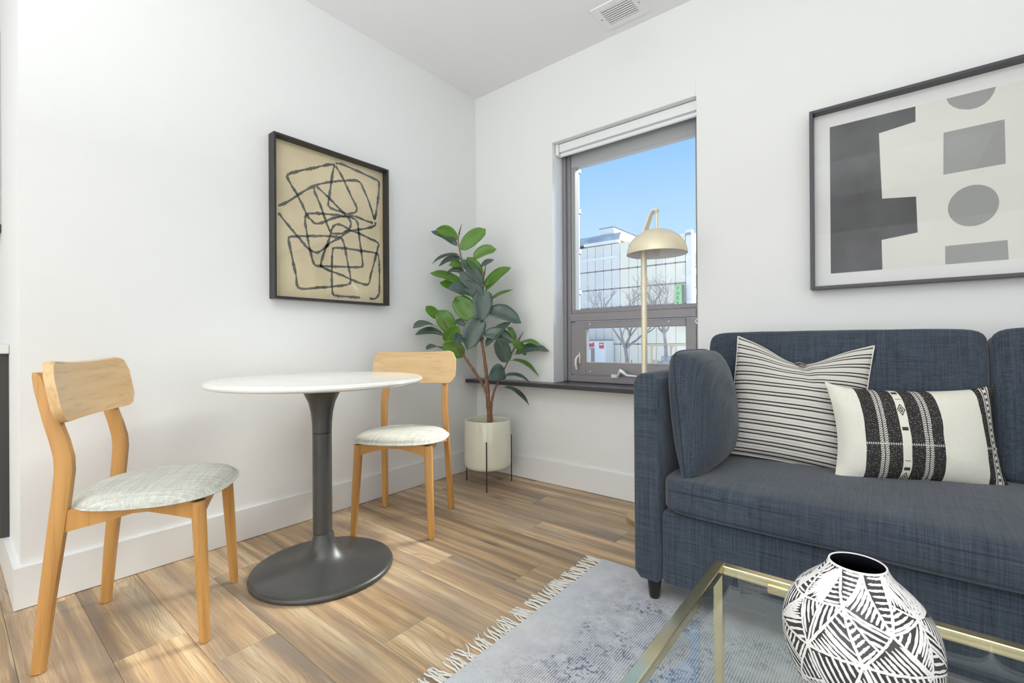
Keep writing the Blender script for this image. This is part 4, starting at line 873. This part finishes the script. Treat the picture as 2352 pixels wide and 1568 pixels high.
# ---- long building across the street (facade parallel to the window wall)
D = 30.0
bd = empty('street_building', (-12, D, GZ), 'long pale concrete panelled building across the street', 'building')
part(bd, 'body', MB().box(-24, -8.42, D+0.35, D+16, GZ, 8.42), 'concrete_shade')
zr = [GZ, 0.72, 2.15, 3.55, 4.97, 6.42, 8.44]
cw = 0.70; ncol = 20
pmz = {}
for r in range(6):
    z0, z1 = zr[r]+0.05, zr[r+1]-0.04
    for mat in ('concrete_w', 'concrete_shade'): pmz[r, mat] = MB().box(0, cw-0.03, 0, 0.30, z0-GZ, z1-GZ).mesh('panel', mat)
    for c in range(ncol):
        x = -8.44-(c+1)*cw; mat = 'concrete_w' if x > -13.47 else 'concrete_shade'  # left columns carry the neighbour's shadow in their colour
        o = link('panel', pmz[r, mat], bd); o.location = (x+12, 0, 0)
for z in zr[1:-1]:
    for c in range(ncol):
        x = -8.44-(c+1)*cw; part(bd, 'joint_strip', MB().box(x+0.05, x+cw-0.08, D-0.02, D+0.05, z-0.035, z+0.035), 'concrete_d')
part(bd, 'upper_band', MB().box(-22.4, -13.50, D-0.06, D-0.005, 7.30, 7.50), 'extwhite')
part(bd, 'roof_fascia', MB().box(-16.35, -13.44, D-0.25, D+0.34, 8.46, 8.66), 'extwhite')
part(bd, 'mansard_roof', MB().add([(-24, D-0.1, 8.66), (-13.4, D-0.1, 8.66), (-24, D+0.9, 9.45), (-13.7, D+0.9, 9.45), (-13.4, D+9, 8.66), (-13.7, D+9, 9.45), (-24, D+9, 8.66), (-24, D+9, 9.45)],
     [(0, 1, 3, 2), (1, 4, 5, 3), (2, 3, 5, 7), (4, 6, 7, 5), (6, 0, 2, 7), (0, 6, 4, 1)]), 'roof')
ph = part(bd, 'penthouse', MB().box(-15.7, -14.45, D+1.2, D+6.5, 9.451, 10.02), 'extwhite')
part(bd, 'penthouse_coping', MB().box(-15.74, -14.41, D+1.16, D+6.54, 10.021, 10.07), 'extdark', parent=ph)
part(bd, 'corner_pier', MB().box(-8.41, -8.02, D-0.05, D+0.45, GZ, 8.62), 'extwhite', label='white corner pier')
part(bd, 'side_wall', MB().box(-8.41, -8.06, D+0.46, D+18, GZ, 8.50), 'concrete_w')
for i in range(3):
    for k in range(3):
        z = 3.35+i*1.47; wn = part(bd, 'window', MB().box(-8.059, -8.03, D+1.0+k*5.3, D+5.4+k*5.3, z, z+0.82), 'extglass')
        part(bd, 'window_ledge', MB().box(-8.059, -7.98, D+0.9+k*5.3, D+5.5+k*5.3, z-0.16, z-0.10), 'extdark', parent=wn)
tg = MB()
rg_ = random.Random(3)
for i in range(5):
    x = -8.40+0.07*i; tg.tube([(x, D-0.055, 8.20), (x+0.03, D-0.055, 8.42), (x+0.07, D-0.055, 8.25)], 0.012, 4)
part(bd, 'scrawl', tg, 'extdark')
# ---- green parking sign
ps = empty('parking_sign', (-8.8, D-0.6, 3.0), 'green vertical parking sign on the building corner', 'sign')
sx0, sx1, sz1 = -9.00, -8.52, 4.78
pp = [(sx0, 2.0), (sx1, 2.0), (sx1, sz1)]+[(sx0+0.17-0.17*math.sin(a), sz1-0.17+0.17*math.cos(a)) for a in [k*math.pi/2/6 for k in range(7)]]
part(ps, 'sign_board', MB().prism(pp, 'y', D-0.62, D-0.55), 'signgreen')
part(ps, 'sign_box', MB().box(sx0-0.02, sx1+0.10, D-0.54, D-0.30, 1.98, sz1+0.03), 'extdark')
for i, cch in enumerate('PARKING'):
    cu = bpy.data.curves.new('letter', 'FONT'); cu.body = cch; cu.size = 0.36; cu.extrude = 0.01; cu.align_x = 'CENTER'
    tmp = bpy.data.objects.new('letter_tmp', cu); COL.objects.link(tmp); bpy.context.view_layer.update()
    me = bpy.data.meshes.new_from_object(tmp.evaluated_get(bpy.context.evaluated_depsgraph_get())); bpy.data.objects.remove(tmp)
    me.materials.clear(); me.materials.append(M['extdark']); o = link('letter', me, ps); o.rotation_euler = (math.radians(90), 0, 0)
    o.location = (-8.775+8.8, -0.025, 4.42-i*0.335-3.0)
part(ps, 'bracket', MB().box(sx1-0.2, sx1-0.1, D-0.30, D-0.025, 4.30, 4.40), 'extdark'); part(ps, 'bracket', MB().box(sx1-0.2, sx1-0.1, D-0.30, D-0.025, 2.30, 2.40), 'extdark')
# ---- shop front with red lettering
shp = empty('shop_front', (-15.5, D-2, GZ), 'white shop front with red fascia lettering and grey windows', 'shop')
part(shp, 'shop_wall', MB().box(-17.6, -13.85, D-1.5, D-0.15, GZ, 1.00), 'extwhite')
part(shp, 'shop_coping', MB().box(-17.7, -13.85, D-1.6, D-0.15, 1.001, 1.06), 'extdark')
for a, b in ((-17.2, -16.0), (-15.75, -14.75)):
    n = 5 if a < -17 else 6
    for i in range(n):
        x = a+(b-a)*i/n; h = rg_.uniform(0.24, 0.32); part(shp, 'fascia_block', MB().box(x, x+(b-a)/n*0.82, D-1.54, D-1.501, 0.53, 0.53+h), 'signred')
part(shp, 'fascia_plate', MB().box(-14.35, -13.98, D-1.54, D-1.501, 0.42, 0.84), 'signred')
part(shp, 'plate_stripe', MB().box(-14.31, -14.02, D-1.55, D-1.541, 0.66, 0.74), 'extwhite')
part(shp, 'shop_shade_sheet', MB().box(-17.5, -14.75, D-1.53, D-1.501, GZ, 0.45), 'concrete_d')  # dark sheet painting the shade on the lower shop wall
for x in (-17.35, -16.4, -15.55):
    part(shp, 'shop_window', MB().box(x, x+0.5, D-1.56, D-1.531, GZ, 0.36), 'extwhite')
# ---- near building at the left edge of the window
nb = empty('neighbour_building', (-10, 14, GZ), 'tall ivory stone building at the left edge of the window view', 'building')
part(nb, 'wall', MB().box(-16, -8.57, 13.0, 16.0, GZ, 14), 'extcream')
for z in (3.1, 4.95, 6.8, 8.65, 10.5):
    part(nb, 'ledge', MB().box(-8.57, -8.50, 12.95, 16.02, z, z+0.20), 'extwhite'); part(nb, 'ledge_joint', MB().box(-8.57, -8.52, 12.97, 16.01, z+0.201, z+0.24), 'extdark'); part(nb, 'ledge_joint', MB().box(-8.57, -8.52, 12.97, 16.01, z-0.03, z-0.001), 'extdark')
    part(nb, 'window', MB().box(-8.57, -8.55, 13.3, 15.0, z+0.55, z+1.35), 'extglass')
# ---- bare street trees
def tree(x, y, h, trunk_r, seed, label, lean=0.0, fork=0.45, spread=1.0, top=None):
    rt = random.Random(seed); root = empty('bare_tree', (x, y, GZ), label, 'tree', group='bare street trees')
    tk = [(x, y, GZ), (x+0.03*h, y, GZ+h*fork*0.5), (x+lean, y, GZ+h*fork)]
    part(root, 'trunk', MB().tube(smooth_path(tk, 4), [trunk_r*(1-0.35*i/8) for i in range(9)], 10), 'branch', True)
    br = MB()
    def grow(p, d, l, r, lev):
        pts = [p]; q = p; dd = d
        for i in range(4):
            dd = (dd+Vector((rt.uniform(-0.28, 0.28), rt.uniform(-0.28, 0.28), rt.uniform(-0.10, 0.22)))).normalized(); q = q+dd*l/4; pts.append(q)
        br.tube(pts, [r*(1-0.14*i) for i in range(5)], 6 if lev < 2 else 4, False)
        if lev >= 5: return
        n = 2 if lev < 1 else rt.choice((2, 3, 3))
        for k in range(n):
            a = rt.uniform(0, 6.28); s = rt.uniform(0.45, 0.95)*spread
            nd = (dd+Vector((math.cos(a)*s, math.sin(a)*s, rt.uniform(-0.15, 0.40)))).normalized()
            st = pts[rt.choice((2, 3, 4, 4))]; grow(st, nd, l*rt.uniform(0.62, 0.82), r*0.56, lev+1)
    f = Vector(tk[-1])
    for k in range(4):
        a = k*math.pi/2+rt.uniform(-0.4, 0.4); grow(f-Vector((0, 0, 0.05)), Vector((math.cos(a)*0.75*spread, math.sin(a)*0.5, 0.85)).normalized(), h*0.26, trunk_r*0.55, 0)
    part(root, 'branches', br, 'branch', True)
tree(-6.40, 16, 4.4, 0.125, 5, 'bare tree with forked trunk behind the lamp stem', 0.05, 0.36, 1.15)
tree(-7.0, 22, 5.2, 0.12, 8, 'bare tree in front of the parking sign', 0.05, 0.45, 1.0)
tree(-12.9, 22, 4.9, 0.12, 14, 'bare tree at the left side of the window view', 0.0, 0.45, 1.1)
# ---- street furniture
tc_ = empty('traffic_cone', (-10.2, 25.0, GZ), 'small orange traffic cone beside the tree trunk', 'cone')
part(tc_, 'cone', MB().lathe([(0.16, GZ+0.04), (0.03, GZ+0.72)], 16, -10.2, 25.0), 'orange', True); part(tc_, 'cone_base', MB().box(-10.42, -9.98, 24.78, 25.22, GZ, GZ+0.039), 'orange')
sk = empty('timber_shelter', (-7.3, 26, GZ), 'open pale timber post shelter beside the building', 'shelter')
for x in (-9.35, -8.1, -6.4): part(sk, 'post', MB().box(x, x+0.14, 26.0, 26.14, GZ, 0.62), 'timber')
part(sk, 'beam', MB().box(-9.5, -6.1, 25.95, 26.2, 0.621, 0.76), 'timber')
part(sk, 'side_panel', MB().box(-9.20, -8.72, 26.02, 26.10, GZ, -0.25), 'timber')
dn = empty('waste_bin', (-7.5, 24.5, GZ), 'teal street bin under the timber shelter', 'bin')
part(dn, 'bin_body', MB().box(-8.25, -6.9, 24.2, 25.2, GZ, -0.28, 0.05, 1), 'teal'); part(dn, 'bin_lid', MB().box(-8.0, -6.85, 24.15, 25.25, -0.279, 0.05, 0.08, 1), 'extglass')
